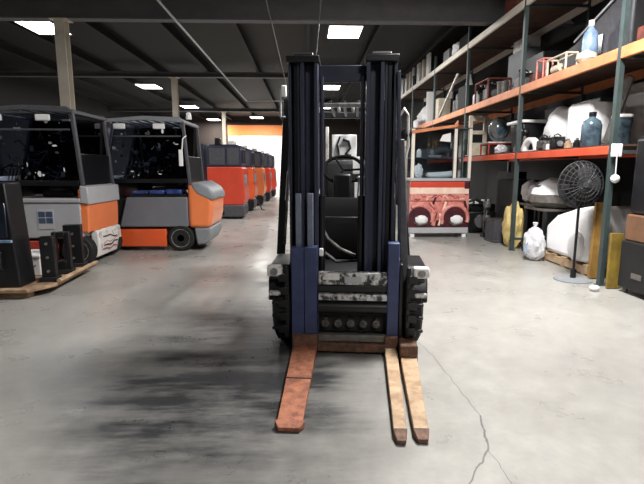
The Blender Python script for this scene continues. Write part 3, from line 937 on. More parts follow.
MB().tube([(-3.3, 5.05, .2), (-3.3, 5.02, .22), (-3.3, 5.02, .38), (-3.3, 5.05, .4)], .012, 8).build('handle', M['black_matte'], cb)


def steel_plate(label, x, y, w, h, hole, rz):
    t = thing('steel_plate', label, 'steel part', (x, y, .117), rz, 'black steel plates on the skid')
    g = MB()
    if hole:
        g.box(-w / 2, -w / 2 + .05, -.05, .05, 0, h).box(w / 2 - .05, w / 2, -.05, .05, 0, h).box(-w / 2 + .05, w / 2 - .05, -.05, .05, h - .07, h).box(-w / 2 + .05, w / 2 - .05, -.05, .05, 0, .16)
    else:
        g.box(-w / 2, w / 2, -.05, .05, 0, h)
    g.build('plate', M['black'], t, bevel=.01)
    MB().box(-w / 2 - .02, w / 2 + .02, -.09, .09, 0, .05).build('foot', M['black_matte'], t, bevel=.006)
    for k in range(3):
        bx_ = 0 if not hole else -w / 2 + .025
        MB().cyl((bx_, -.065, .12 + k * .16), (bx_, .065, .12 + k * .16), .016, n=8).build('bolt', M['steel'], t)
    return t


steel_plate('upright black steel plate on the skid, next to the black cabinet', -2.99, 5.40, .15, .52, False, R(12))
steel_plate('black steel plate with a tall opening in the middle of the three on the skid', -3.04, 5.80, .2, .52, True, R(15))
steel_plate('black steel plate at the far corner of the skid', -3.10, 6.22, .22, .56, False, R(12))
lab(MB().tube([(-2.845, 5.3, .135), (-2.875, 5.8, .135), (-2.905, 6.4, .135)], .025, 8).build('edge_bar', M['wood'], sk), 'pale rounded bar along the skid edge')
cx = thing('printed_box', 'low white printed box on the skid between cabinet and steel plates', 'box', (-3.42, 5.85, .117))
MB().box(-.18, .18, -.2, .2, 0, .22).build('body', M['white_dirty'], cx, bevel=.012)
MB().box(-.19, .19, -.21, .21, .22, .26).build('lid', M['white'], cx, bevel=.012)
MB().tube([(-.14, -.203, .08), (-.02, -.203, .15), (.05, -.203, .07), (.13, -.203, .13)], .007, 6).build('scribble', M['black'], cx)

# ---------------------------------------------------------------- storage rack on the other side
RX0, RX1 = 3.55, 4.65
UPY = (2.9, 5.42, 7.9, 10.6, 13.3, 16.0, 18.7)
RK = thing('pallet_rack', 'long storage rack with orange, red and white beams along the wall', 'rack', (0, 0, 0))
for i, y in enumerate(UPY):
    top = 4.46
    for x in (RX0 + .028, RX1 - .028):
        g = MB().box(x - .028, x + .028, y - .032, y - .026, .01, top).box(x - .028, x - .022, y - .026, y + .032, .01, top).box(x + .022, x + .028, y - .026, y + .032, .01, top)
        g.box(x - .05, x + .05, y - .05, y + .05, 0, .01)
        g.build('upright', M['rack_green'], RK, smooth=False)
    for z in (.2, 1.6, 2.66, 4.02):
        MB().box(RX0 + .056, RX1 - .056, y - .015, y + .015, z - .02, z + .02).build('brace', M['rack_green'], RK, smooth=False)
Z1, Z2, Z3 = 1.67, 2.76, 4.12


def beam(y0, y1, z, m, h=.11, x=None):
    for xx in (RX0 - .005, RX1 - .045):
        MB().box(xx, xx + .05, y0 + .033, y1 - .033, z - h, z).build('beam', m, RK, bevel=.006)


for a, b in ((5.42, 7.9), (7.9, 10.6)):
    beam(a, b, Z1, M['rack_red'], .10)
for a, b in zip(UPY[:5], UPY[1:6]):
    beam(a, b, Z2, M['rack_orange'], .13)
for a, b in zip(UPY, UPY[1:]):
    beam(a, b, Z3, M['rack_white'], .12)
lab(MB().box(RX0 - .03, RX0 + .1, 5.345, 5.368, Z1 - .13, Z1 + .02).build('end_plate', M['white'], RK, bevel=.01), 'white end plate of the red beam')
for (a, b, z) in ((5.45, 10.57, Z1), (2.93, 15.97, Z2), (2.93, 18.67, Z3)):
    MB().box(RX0 + .05, RX1 - .05, a, b, z, z + .02).build('deck', M['deck'], RK, smooth=False)
D1, D2, D3 = Z1 + .0215, Z2 + .0215, Z3 + .0215


# ---- clutter builders -----------------------------------------------------------------
def carton(label, loc, size, m, rz=0, group=None, name='carton', cat='box', tape=True, open_=False):
    t = thing(name, label, cat, loc, rz, group)
    x, y, z = size
    MB().box(-x / 2, x / 2, -y / 2, y / 2, 0, z).build('body', m, t, bevel=.012)
    if tape:
        MB().box(-.025, .025, -y / 2 - .003, y / 2 + .003, z - .06, z + .003).build('tape', M['cream'], t, smooth=False)
    if open_:
        MB().box(-x / 2 - .08, -x / 2, -y / 2, y / 2, z - .01, z + .002, rot=Matrix.Rotation(R(25), 3, 'Y'), piv=(-x / 2, 0, z)).build('flap', m, t, smooth=False)
    return t


def sack(label, loc, r, m, seed, rz=0, name='sack', cat='bag', tie=True, amp=.22, group=None):
    t = thing(name, label, cat, loc, rz, group)
    MB().ball((0, 0, r[2] * .9), r, 4, amp, 2.0, seed, flat=0.0).build('body', m, t)
    if tie:
        g = MB().lathe([(r[0] * .16, 0), (r[0] * .11, .03), (r[0] * .28, .09), (r[0] * .22, .1)], c=(0, 0, r[2] * 1.82), n=12)
        g.build('tied_neck', m, t)
    return t


def engine(label, loc, s, seed, rz=0, main=None, name='engine_part', cat='machine part'):
    r = random.Random(seed)
    t = thing(name, label, cat, loc, rz)
    main = main or M['engine_grey']
    MB().box(-.3 * s, .3 * s, -.22 * s, .22 * s, .06 * s, .42 * s).box(-.24 * s, .24 * s, -.16 * s, .16 * s, 0, .06 * s).build('block', main, t, bevel=.02 * s)
    MB().box(-.26 * s, .26 * s, -.13 * s, .13 * s, .42 * s, .56 * s).build('head', M['black'], t, bevel=.02 * s)
    MB().lathe([(.03 * s, -.03 * s), (.13 * s, -.03 * s), (.11 * s, 0), (.13 * s, .03 * s), (.03 * s, .03 * s)], c=(-.05 * s, -.26 * s, .24 * s), n=20, axis='y').build('pulley', M['steel'], t)
    MB().tube([(-.25 * s, -.2 * s, .5 * s), (-.34 * s, -.26 * s, .6 * s), (-.2 * s, -.28 * s, .66 * s), (0, -.2 * s, .58 * s)], .028 * s, 8).build('hose', M['rubber'], t)
    g = MB()
    for k in range(4):
        g.cyl((-.18 * s + k * .12 * s, 0, .56 * s), (-.18 * s + k * .12 * s, 0, .64 * s), .035 * s, n=10)
    g.build('cap', M['white_dirty'] if seed % 2 else M['dull_steel'], t)
    return t


def bucket(label, loc, r, h, m, rz=0, lid=True, name='bucket', cat='bucket', group=None):
    t = thing(name, label, cat, loc, rz, group)
    MB().lathe([(r * .05, 0), (r * .84, 0), (r * .98, h * .93), (r * 1.04, h * .94), (r * 1.04, h), (r * .95, h), (r * .8, h * .1), (.01, h * .1)], n=28).build('body', m, t)
    if lid:
        MB().lathe([(.01, h + .001), (r * 1.06, h + .001), (r * 1.06, h + .025), (r * .95, h + .035), (.01, h + .035)], n=28).build('lid', M['white'], t)
    pts = [(r * 1.05 * math.cos(a), -r * .25, h * .9 - r * .8 * math.sin(a)) for a in [PI * k / 12 for k in range(13)]]
    MB().tube(pts, .006, 6).build('handle', M['steel'], t)
    return t


def tube_frame(label, loc, size, m, rz=0, name='tube_stand', cat='stand', group=None, rad=.018, shelf=False):
    t = thing(name, label, cat, loc, rz, group)
    x, y, z = size
    for sx in (-1, 1):
        for sy in (-1, 1):
            MB().cyl((sx * x / 2, sy * y / 2, 0), (sx * x / 2, sy * y / 2, z), rad, n=10).build('leg', m, t)
    g = MB()
    for sy in (-1, 1):
        g.cyl((-x / 2, sy * y / 2, z), (x / 2, sy * y / 2, z), rad, n=10)
    for sx in (-1, 1):
        g.cyl((sx * x / 2, -y / 2, z), (sx * x / 2, y / 2, z), rad, n=10)
    g.build('top_rail', m, t)
    if shelf:
        MB().box(-x / 2 - .02, x / 2 + .02, -y / 2 - .02, y / 2 + .02, z + rad, z + rad + .025).build('tabletop', M['white_dirty'], t, bevel=.006)
    return t


def plank(label, p0, p1, w, d, m, name='plank', cat='plank', group=None):
    o = MB().bar(p0, p1, w, d).build(name, m, bevel=.006)
    return tag(o, label, cat, group)


def jug(label, loc, r, h, m, capm, name='bottle', cat='bottle', group=None):
    t = thing(name, label, cat, loc, 0, group)
    MB().lathe([(.01, 0), (r * .92, 0), (r, h * .05), (r, h * .6), (r * .85, h * .74), (r * .35, h * .84), (r * .3, h * .9), (.01, h * .9)], n=24).build('body', m, t)
    MB().lathe([(.01, h * .88), (r * .38, h * .88), (r * .38, h), (.01, h)], n=20).build('cap', capm, t)
    return t


# ---- level one of the rack (red beam) --------------------------------------------------
bp_ = thing('bracket_panel', 'tall cream steel panel with square cut-outs at the far end of the red beam', 'panel', (3.75, 10.3, D1))
g = MB().box(-.2, -.12, -.03, .03, 0, .86).box(.12, .2, -.03, .03, 0, .86).box(-.12, .12, -.03, .03, .74, .86).box(-.12, .12, -.03, .03, .46, .54).box(-.12, .12, -.03, .03, .0, .28)
g.build('panel', M['cream'], bp_, bevel=.008)
MB().prism([(.2, .84), (.46, .52), (.46, .46), (.2, .7)], -.03, .03).build('gusset', M['cream'], bp_, bevel=.006)
MB().box(-.11, .11, .0, .02, .3, .44).build('inset', M['black'], bp_)
MB().box(-.22, .22, -.12, .12, 0, .012).build('foot', M['cream'], bp_)
tube_frame('low red stand with a pale top on the red beam shelf', (3.85, 9.45, D1), (.5, .42, .2), M['red_dirty'], 0, 'low_stand', 'stand', shelf=True)
gl = thing('round_lamp', 'big smoky round lamp housing on top of the low red stand', 'lamp part', (3.86, 9.45, D1 + .243))
MB().ball((0, 0, .25), (.2, .17, .25), 3, .05, 2, 2, flat=0).build('housing', M['smoke_blue'], gl)
MB().lathe([(.17, -.02), (.19, 0), (.17, .02)], c=(-.02, -.12, .26), n=28, axis='y').build('rim', M['dull_steel'], gl)
sack('small pale bag beside the round lamp housing on the shelf', (3.72, 8.95, D1), (.12, .1, .09), M['plastic_bag'], 4, tie=False, name='plastic_bag')
engine('small grey motor standing beside the low red stand', (4.2, 8.95, D1), .6, 6)
bb = thing('plastic_bin', 'black rounded plastic bin with a white rim between post and white bags', 'bin', (3.98, 8.36, D1))
MB().prism([(-.2, 0), (.2, 0), (.26, .5), (-.26, .5)], -.25, .25).build('body', M['black'], bb, bevel=.04, seg=3)
g = MB().box(-.3, .3, -.3, -.25, .5, .55).box(-.3, .3, .25, .3, .5, .55).box(-.3, -.26, -.25, .25, .5, .55).box(.26, .3, -.25, .25, .5, .55)
lab(g.build('rim', M['white'], bb, bevel=.012), 'white rim')
carton('long flat grey case lying on the shelf behind the white bags', (4.48, 7.42, D1), (.2, .8, .78), M['smoke_blue'], 0, name='flat_case', cat='case', tape=False)
sack('rounded white wrapped bundle with a soft top, farther of the two on the shelf', (4.08, 7.45, D1), (.25, .33, .36), M['white_sheet'], 11, tie=False, name='wrapped_bundle', cat='bundle', amp=.1)
wb = thing('wrapped_box', 'big square white wrapped box, tallest white load on the red beam shelf', 'box', (4.1, 6.66, D1), R(4))
MB().box(-.27, .27, -.28, .26, 0, .62).build('body', M['white_sheet'], wb, bevel=.06, seg=3)
MB().ball((-.05, -.24, .3), (.22, .12, .28), 3, .2, 2, 5, flat=0).build('loose_wrap', M['white_sheet'], wb)
ar = thing('wheel_arch', 'white curved wheel arch lying at the shelf edge', 'machine part', (3.66, 7.62, D1))
pts = [(0, .24 * math.cos(a), .22 * math.sin(a)) for a in [PI * k / 14 for k in range(15)]]
g = MB()
ring = []
for (x, y, z) in pts:
    k = .74
    ring.append([g.bm.verts.new(p) for p in ((-.05, y, z), (.05, y, z), (.05, y * k, z * k), (-.05, y * k, z * k))])
for A, B in zip(ring, ring[1:]):
    for j in range(4):
        g.bm.faces.new((A[j], A[(j + 1) % 4], B[(j + 1) % 4], B[j]))
g.bm.faces.new(ring[0]); g.bm.faces.new(ring[-1])
g.build('arch', M['white'], ar, bevel=.008)
MB().box(-.04, .04, -.15, .15, 0, .012).build('base_strip', M['white'], ar)
engine('row of small grey engine pieces tucked inside the white wheel arch end', (3.69, 7.22, D1), .34, 8)
engine('small dark engine piece in front of the square white box', (3.69, 6.84, D1), .32, 9, main=M['black'])
bl = thing('float_ball', 'small black ball on a base in front of the white bundle', 'ball', (3.72, 7.98, D1))
MB().ball((0, 0, .33), .07, 3).build('ball', M['black'], bl)
MB().lathe([(.09, 0), (.09, .04), (.03, .1), (.025, .28), (.01, .28)], n=20).build('stand', M['dull_steel'], bl)
for k, (y, dx, txt) in enumerate(((6.52, 0, 'short brass coloured fitting nearest the smoky bottle'), (6.34, .02, 'short black fitting right against the smoky bottle'))):
    f = thing('pipe_fitting', txt, 'fitting', (3.66 + dx, y, D1))
    MB().cyl((0, 0, 0), (0, 0, .07), .05, n=16).cyl((0, 0, .07), (0, 0, .1), .035, n=6).build('body', (M['tan_fork'], M['black'])[k], f)
    MB().cyl((0, 0, .1), (0, 0, .13), .02, n=12).build('nozzle', M['steel'], f)
jug('smoky blue bottle with black cap near the white end plate of the red beam', (3.72, 6.1, D1), .12, .44, M['smoke_blue'], M['black'])
bucket('pale grey bucket behind the smoky bottle', (3.86, 5.72, D1), .11, .33, M['smoke_blue'])
plank('grey board leaning in the rack above the white end plate', (4.02, 6.24, D1 + .06), (4.04, 5.9, 2.55), .03, .14, M['dull_steel'], 'board', 'board')
tag(MB().ball((3.58, 5.33, 1.29), .05, 3).cyl((3.58, 5.33, 1.34), (3.58, 5.336, 1.62), .006, n=6).build('hanging_float', M['white']), 'white ball hanging at the near end of the red beam', 'ball')

# ---- level two (orange beam) -----------------------------------------------------------
dr = thing('white_tarp', 'crumpled white tarp draped at the far end of the orange beam shelf', 'tarp', (3.85, 15.2, D2))
MB().ball((0, 0, .25), (.25, .4, .34), 4, .35, 2.2, 21, flat=0).build('heap', M['white_sheet'], dr)
MB().tube([(-.2, -.2, .15), (-.4, -.3, .08), (-.43, -.35, -.5), (-.45, -.3, -.9)], [.1, .09, .06, .03], 8).build('trailing_end', M['white_sheet'], dr)
plank('upright white panel on the orange beam shelf, far end', (3.72, 14.3, D2), (3.72, 14.3, D2 + .9), .22, .05, M['white'], 'panel', 'panel')
carton('pale tall carton beside the upright white panel', (3.95, 13.75, D2), (.36, .3, .62), M['cream'])
plank('white pole leaning against dark machinery on the orange beam shelf', (3.66, 13.1, D2 + .03), (3.72, 11.75, 3.7), .05, .05, M['white_dirty'], 'pole', 'pole')
engine('dark engine under the leaning white pole', (4.2, 12.45, D2), 1.0, 12, main=M['black'])
engine('grey gearbox on the orange beam shelf behind the small white cone', (4.3, 11.3, D2), .9, 13)
cn = thing('white_funnel', 'small white cone standing on a dark crate', 'funnel', (3.8, 11.15, D2 + .52))
MB().lathe([(.12, 0), (.12, .02), (.09, .02), (.03, .27), (.01, .28)], n=20).build('body', M['white'], cn)
carton('dark crate carrying the white cone', (3.8, 11.15, D2), (.34, .5, .52), M['black_matte'], name='crate', cat='crate', tape=False)
tube_frame('red brown tube frame on the orange beam shelf', (3.85, 9.85, D2), (.45, .7, .4), M['red_brown'], 0, 'tube_stand')
engine('black motor inside the red brown tube frame', (3.87, 9.85, D2), .6, 14, main=M['black'])
carton('grey and white case sitting high behind the red brown tube frame', (4.4, 9.7, D2), (.3, .8, .95), M['cap_grey'], name='case', cat='case', tape=False)
engine('small grey pump beside the dark rack post on the orange beam shelf', (3.85, 8.4, D2), .5, 15)
carton('red brown steel box lying low next to the dark rack post', (3.75, 7.68, D2), (.2, .28, .14), M['red_brown'], name='steel_box', tape=False)
tube_frame('small pink frame on the orange beam shelf', (3.68, 7.38, D2), (.14, .2, .28), M['pink'], 0, 'tube_stand', rad=.014)
tube_frame('long low pale frame on the orange beam shelf', (3.70, 6.92, D2), (.16, .5, .22), M['cream'], 0, 'tube_stand', rad=.016)
MB_ = thing('gear_motor', 'cream gear motor resting inside the long low pale frame', 'motor', (3.70, 7.0, D2))
MB().cyl((0, -.1, .07), (0, .12, .07), .065, n=20).build('body', M['cream'], MB_)
MB().box(-.05, .05, -.08, .1, 0, .02).build('foot', M['black'], MB_)
MB().cyl((0, -.16, .07), (0, -.1, .07), .02, n=12).build('shaft', M['steel'], MB_)
pt = thing('pot', 'cream rounded pot at the near end of the orange beam shelf', 'pot', (3.72, 6.35, D2))
MB().lathe([(.02, 0), (.09, 0), (.13, .06), (.12, .12), (.09, .14), (.08, .13), (.01, .05)], n=24).build('body', M['cream'], pt)
MB().lathe([(.01, .14), (.1, .14), (.02, .17), (.01, .18)], n=24).build('lid', M['cream'], pt)
jug('tall pale blue bottle standing on the orange beam shelf', (3.9, 6.85 - .25, D2), .1, .62, M['pale_blue'], M['white'])
dk = thing('machine_hood', 'long sloping dark hood standing on the orange beam shelf behind the pale frames', 'machine part', (4.28, 6.9, D2))
g = MB().prism([(-.85, 0), (.85, 0), (.85, .42), (.4, .5), (-.85, .95)], -.2, .2, 'x')
g.build('body', M['mast_grey'], dk, bevel=.03)
lab(MB().bar((-.21, -.85, .97), (-.21, .4, .52), .02, .03).build('trim_edge', M['light_grey'], dk), 'pale edge strip')
MB().box(-.215, -.2, -.3, .1, .2, .45).build('window', M['screen_blue'], dk)
carton('long red brown steel box lying behind the near orange beam', (3.95, 5.2, D2), (.4, .5, .2), M['red_brown'], name='steel_box', tape=False)
carton('white flat box on the near orange beam shelf', (4.0, 4.5, D2), (.5, .6, .3), M['white_dirty'])

# ---- level three (white beam) ----------------------------------------------------------
for k, (y, h, w, m) in enumerate(((18.0, .6, .34, 'white'), (17.35, .62, .3, 'white'), (16.75, .58, .24, 'cream'), (16.25, .62, .2, 'white'), (15.5, .6, .34, 'white'), (14.9, .58, .24, 'cream'), (14.3, .62, .34, 'white'))):
    o = MB().box(3.6, 3.66, y - w / 2, y + w / 2, D3, D3 + h).box(3.598, 3.6, y - w / 2 + .02, y + w / 2 - .02, D3 + h * .75, D3 + h * .85).build('upright_board', M[m], bevel=.006)
    words_ = ('first', 'second', 'third', 'fourth', 'fifth', 'sixth', 'seventh')[k]
    tag(o, 'pale board standing on the white beam, %s counted from the far end' % words_, 'board', 'pale boards on the white beam')
sack('white bundle on the white beam shelf under the ceiling', (3.75, 11.9, D3), (.14, .26, .18), M['white_sheet'], 31, tie=False, name='bundle', cat='bundle')
plank('long grey tube lying on the white beam shelf', (4.25, 12.3, D3 + .035), (4.25, 15.4, D3 + .035), .06, .06, M['dull_steel'], 'tube', 'tube')
carton('red brown box up on the near white beam shelf', (3.8, 8.6, D3), (.4, .5, .28), M['red_brown'], name='steel_box', tape=False)

# ---- floor level under the rack ---------------------------------------------------------
engine('black engine on the floor beside the red cabinet', (3.86, 10.25, 0), 1.15, 41, main=M['black'])
eg = thing('pump_stand', 'tall narrow black pump with two steel heads on the floor under the rack', 'machine', (3.75, 9.55, 0))
MB().box(-.09, .09, -.1, .1, 0, .08).box(-.05, .05, -.06, .06, .08, .62).build('body', M['black'], eg, bevel=.012)
for z in (.62, .34):
    MB().lathe([(.02, -.07), (.07, -.06), (.08, 0), (.07, .06), (.02, .07)], c=(0, 0, z + .06), n=18).build('head', M['steel'], eg)
MB().tube([(-.05, -.08, .1), (-.1, -.1, .3), (-.02, -.08, .55)], .015, 8).build('hose', M['engine_grey'], eg)
bx = thing('metal_crate', 'dark metal crate on the floor next to the yellow sack', 'crate', (3.72, 8.88, 0), R(4))
g = MB().box(-.16, .16, -.2, .2, 0, .06).box(-.16, -.13, -.2, .2, .06, .42).box(.13, .16, -.2, .2, .06, .42).box(-.13, .13, -.2, -.17, .06, .42).box(-.13, .13, .17, .2, .06, .42)
g.build('body', M['mast_grey'], bx, bevel=.008)
lab(MB().box(-.165, .165, -.205, .205, .42, .45).build('lid', M['engine_grey'], bx, bevel=.006), 'dull steel lid')
carton('dark tall box standing behind the metal crate', (4.2, 9.2, 0), (.5, .8, 1.2), M['black_matte'], tape=False, name='cabinet', cat='cabinet')
sack('yellow cloth sack slumped on the floor against the rack post', (3.74, 8.26, 0), (.17, .24, .42), M['yellow_sack'], 42, amp=.25, tie=False, name='cloth_sack')
wbg = sack('white plastic bag on the floor between yellow sack and white load', (3.53, 7.02, 0), (.15, .2, .27), M['plastic_bag'], 43, name='plastic_bag')
lab(MB().tube([(-.14, -.1, .3), (-.17, -.06, .2), (-.16, -.08, .12)], .014, 6).build('print_mark', M['pale_blue'], wbg), 'faint blue mark on the bag')
pl = thing('pallet', 'wooden pallet on the floor under the big white wrapped load', 'pallet', (4.12, 6.5, 0))
for k in range(5):
    y = -.56 + k * .28
    MB().box(-.42, .42, y - .06, y + .06, .12, .145).build('slat', M['wood'], pl, bevel=.004)
for x in (-.39, 0, .39):
    MB().box(x - .03, x + .03, -.6, .6, .02, .12).build('runner', M['wood'], pl, bevel=.004)
for y in (-.5, 0, .5):
    MB().box(-.42, .42, y - .05, y + .05, 0, .02).build('bottom_board', M['wood'], pl, bevel=.003)
ld_ = thing('wrapped_load', 'big white wrapped load with sloping top on the wooden pallet', 'load', (4.12, 6.5, .147))
g = MB().prism([(-.54, 0), (.55, 0), (.57, .40), (.3, .58), (-.2, .72), (-.54, .78)], -.40, .40, 'x')
g.build('body', M['white_sheet'], ld_, bevel=.06, seg=3)
MB().ball((-.3, -.3, .2), (.2, .22, .25), 3, .25, 2, 9, flat=0).build('loose_fold', M['white_sheet'], ld_)
hd = thing('mixing_tub', 'grey rounded tub with a white lid above the white plastic bag', 'tub', (4.02, 7.44, .78), 0)
MB().lathe([(.02, .0), (.28, .02), (.38, .1), (.37, .2), (.3, .24)], n=32).build('tub', M['dull_steel'], hd)
lab(MB().lathe([(.35, .22), (.33, .30), (.2, .42), (.08, .48), (.01, .48)], n=32).build('lid', M['white'], hd), 'domed white lid')
MB().box(-.3, -.22, -.06, .06, .33, .37).build('vent', M['mast_grey'], hd)


def bench(label, x0, x1, y0, y1):
    tb = thing('bench', label, 'bench', ((x0 + x1) / 2, (y0 + y1) / 2, 0))
    hx, hy = (x1 - x0) / 2, (y1 - y0) / 2
    MB().box(-hx, hx, -hy, hy, .74, .78).build('benchtop', M['dull_steel'], tb, bevel=.006)
    for sx in (-1, 1):
        for sy in (-1, 1):
            MB().box(sx * (hx - .03) - .025, sx * (hx - .03) + .025, sy * (hy - .03) - .025, sy * (hy - .03) + .025, 0, .74).build('leg', M['black'], tb, bevel=.004)


bench('dark steel bench carrying the grey tub with the white lid', 3.72, 4.53, 7.15, 7.84)
bench('low dark steel bench carrying the crumpled clear plastic', 3.99, 4.5, 7.98, 8.72)
sack('heap of crumpled clear plastic on the bench beside the grey tub', (4.14, 8.2, .78), (.17, .2, .2), M['plastic_bag'], 44, tie=False, name='plastic_heap', cat='plastic', amp=.3)
sack('whiter plastic bundle at the far end of the low bench', (4.2, 8.6, .78), (.17, .14, .22), M['white_sheet'], 45, tie=False, name='plastic_bundle', cat='plastic')
# leaning boards
plank('tall mustard brown board leaning beside the pedestal fan', (3.72, 5.74, 0.01), (3.77, 5.80, .98), .19, .05, M['mustard'], 'board', 'board')
plank('short olive yellow board standing next to the tall mustard board', (3.62, 5.25, 0.005), (3.63, 5.28, .66), .15, .04, M['olive_yellow'], 'board', 'board')
# near-bay load
nb = thing('machine_cabinet', 'black machine cabinet at the near end under the yellowed sack', 'cabinet', (3.97, 4.86, 0))
MB().box(-.36, .4, -.32, .3, .06, .6).build('base', M['black_matte'], nb, bevel=.015)
MB().box(-.33, .37, -.3, .28, .9, 1.75).build('upper_body', M['black'], nb, bevel=.05, seg=3)
lab(MB().box(-.34, .38, -.31, .29, .6, .9).build('middle_band', M['brown_band'], nb, bevel=.02), 'brown middle band')
for sx in (-.3, .34):
    for sy in (-.26, .24):
        MB().cyl((sx, sy, 0), (sx, sy, .06), .03, n=12).build('foot', M['dull_steel'], nb)
lab(MB().box(-.368, -.36, -.08, .08, .2, .26).build('label_plate', M['dull_steel'], nb), 'pale label plate')
sack('yellowed brown sack heaped on the black machine cabinet', (3.97, 4.86, 1.752), (.34, .29, .34), M['card_yellow'], 46, tie=False, name='heaped_sack', amp=.3)

# further clutter on the shelves
carton('black wide case behind the small grey pump on the orange beam shelf', (4.3, 8.6, D2), (.5, .8, .62), M['black'], name='case', cat='case', tape=False)
bucket('dull grey bucket between the pump and the red brown tube frame', (3.75, 9.1, D2), .11, .26, M['dull_steel'], lid=False)
jug('small white jug at the far side of the red brown tube frame', (3.72, 10.42, D2), .07, .3, M['white'], M['white'])
carton('dark crate standing deep on the orange beam shelf behind the tall blue bottle', (4.28, 5.75, D2), (.4, .5, .7), M['black_matte'], name='crate', cat='crate', tape=False)
carton('white lidded box sitting on the grey and white case', (4.4, 9.62, D2 + .952), (.28, .6, .22), M['white_dirty'], name='lidded_box', tape=False)
carton('dark crate behind the low red stand, deepest on the shelf', (4.38, 9.6, D1), (.4, .7, .7), M['black_matte'], name='crate', cat='crate', tape=False)
carton('black crate behind the rim of the black plastic bin', (4.46, 8.32, D1), (.22, .6, .78), M['black'], name='crate', cat='crate', tape=False)
plank('white sheet standing at the back of the shelf behind the square white box', (4.52, 6.5, D1 + .01), (4.54, 6.5, 2.56), .04, .7, M['white'], 'sheet', 'sheet')
for k, (y, txt) in enumerate(((7.08, 'tiny steel fitting between the two small engine pieces'), (6.98, 'tiny white fitting next to the tiny steel one'), (8.1, 'small steel fitting beside the dark rack post on the red beam'))):
    f = thing('pipe_fitting', txt, 'fitting', (3.63, y, D1))
    MB().cyl((0, 0, 0), (0, 0, .08), .04, n=16).build('body', (M['steel'], M['white'], M['steel'])[k], f)
    MB().cyl((0, 0, .08), (0, 0, .12), .025, n=6).build('nozzle', M['dull_steel'], f)
carton('black tall cabinet on the floor behind the black engine', (4.46, 10.05, 0), (.28, .8, 1.35), M['black_matte'], name='cabinet', cat='cabinet', tape=False)
carton('dark long case up on the white beam shelf above the small white cone', (3.9, 11.2, D3), (.5, .7, .3), M['black'], name='case', cat='case', tape=False)
carton('grey box up on the white beam shelf just past the white bundle', (3.85, 12.6, D3), (.4, .5, .3), M['cap_grey'])
engine('dark gear housing on the orange beam shelf between upright white panel and draped tarp', (4.3, 14.4, D2), .9, 17, main=M['black'])
carton('black crate on the orange beam shelf beside the pale tall carton', (4.3, 13.75, D2), (.3, .5, .8), M['black'], name='crate', cat='crate', tape=False)

# pedestal fan
fn = thing('pedestal_fan', 'dark round pedestal fan on a thin pole with a flat grey disc base', 'fan', (3.40, 5.70, 0))
lab(MB().lathe([(.01, 0), (.225, 0), (.225, .012), (.2, .022), (.04, .03), (.01, .03)], n=36).build('base', M['cap_grey'], fn), 'flat grey disc base')
MB().cyl((0, 0, .03), (0, 0, 1.0), .016, n=14).build('pole', M['black'], fn)
MB().cyl((0, 0, .03), (0, 0, .14), .035, n=14).build('pole_collar', M['black'], fn)
MB().cyl((0, .02, 1.0), (0, .02, 1.12), .03, n=14).cyl((0, .0, 1.21), (0, .2, 1.21), .075, n=20).build('motor', M['black'], fn)
g = MB()
rad = .285
for k in range(26):
    a = k * 2 * PI / 26
    pts = [(math.cos(a) * rr, yy, 1.21 + math.sin(a) * rr) for rr, yy in ((.03, -.11), (.15, -.10), (.25, -.06), (rad, 0), (.25, .06), (.12, .1))]
    g.tube(pts, .0045, 5)
for rr, yy in ((rad, 0), (.25, -.06), (.2, -.085), (.15, -.10), (.1, -.106), (.25, .06), (.2, .075)):
    g.tube([(math.cos(2 * PI * k / 36) * rr, yy, 1.21 + math.sin(2 * PI * k / 36) * rr) for k in range(36)], .005 if rr < rad else .010, 6, closed=True)
g.build('guard', M['fan_mesh'], fn)
g = MB().cyl((0, -.05, 1.21), (0, .02, 1.21), .05, n=18)
for k in range(5):
    a = k * 2 * PI / 5
    v = [Vector((math.cos(a + da) * rr, yy, 1.21 + math.sin(a + da) * rr)) for rr, da, yy in ((.05, -.3, -.03), (.24, -.42, -.045), (.255, .2, .0), (.23, .5, .03), (.05, .4, .02))]
    A = [g.bm.verts.new(p) for p in v]
    B = [g.bm.verts.new(p + Vector((0, .004, 0))) for p in v]
    g.bm.faces.new(A); g.bm.faces.new(B[::-1])
    for i in range(5):
        g.bm.faces.new((A[i], B[i], B[(i + 1) % 5], A[(i + 1) % 5]))
g.build('blades', M['fan_mesh'], fn)
lab(MB().lathe([(.01, .03), (.272, .03), (.272, .036), (.01, .036)], c=(0, 0, 1.21), n=36, axis='y').build('rear_cover', M['fan_mesh'], fn), 'dark mesh cover behind the blades')
MB().cyl((0, -.118, 1.21), (0, -.105, 1.21), .035, n=18).build('badge', M['mast_grey'], fn)
tag(MB().ball((3.34, 5.15, .035), (.06, .045, .035), 3).build('cloth_scrap', M['white']), 'tiny white scrap on the floor beside the fan base', 'scrap')

# ---------------------------------------------------------------- red cabinet at the end of the aisle
CB = thing('display_cabinet', 'red fronted cabinet with glazed upper half standing in the aisle before the rack', 'cabinet', (2.12, 9.45, 0))
W_, D_ = 1.22, .7
MB().box(0, W_, 0, D_, .09, .21).build('plinth', M['light_grey'], CB, bevel=.01)
for x in (.03, 1.11):
    for y in (.03, D_ - .11):
        MB().box(x, x + .08, y, y + .08, 0, .09).build('foot', M['white'], CB, bevel=.006)
MB().box(.02, W_ - .02, .1, D_ - .02, .21, 1.16).build('carcass', M['maroon'], CB)
lab(MB().box(0, W_ - .06, 0, .1, 1.03, 1.15).build('red_band', M['red'], CB, bevel=.008), 'bright red upper band')
lab(MB().box(0, W_ - .02, -.003, .1, .90, 1.03).build('cream_band', M['cream_band'], CB, bevel=.006), 'cream band below the red band')
lab(MB().box(0, W_, .03, .1, .21, .90).build('front_panel', M['pink'], CB, bevel=.006), 'pink mottled front with maroon shapes')
lab(MB().box(.0, W_ - .1, -.002, .03, .76, .90).build('pink_band', M['pink'], CB, bevel=.01), 'mottled pink band')
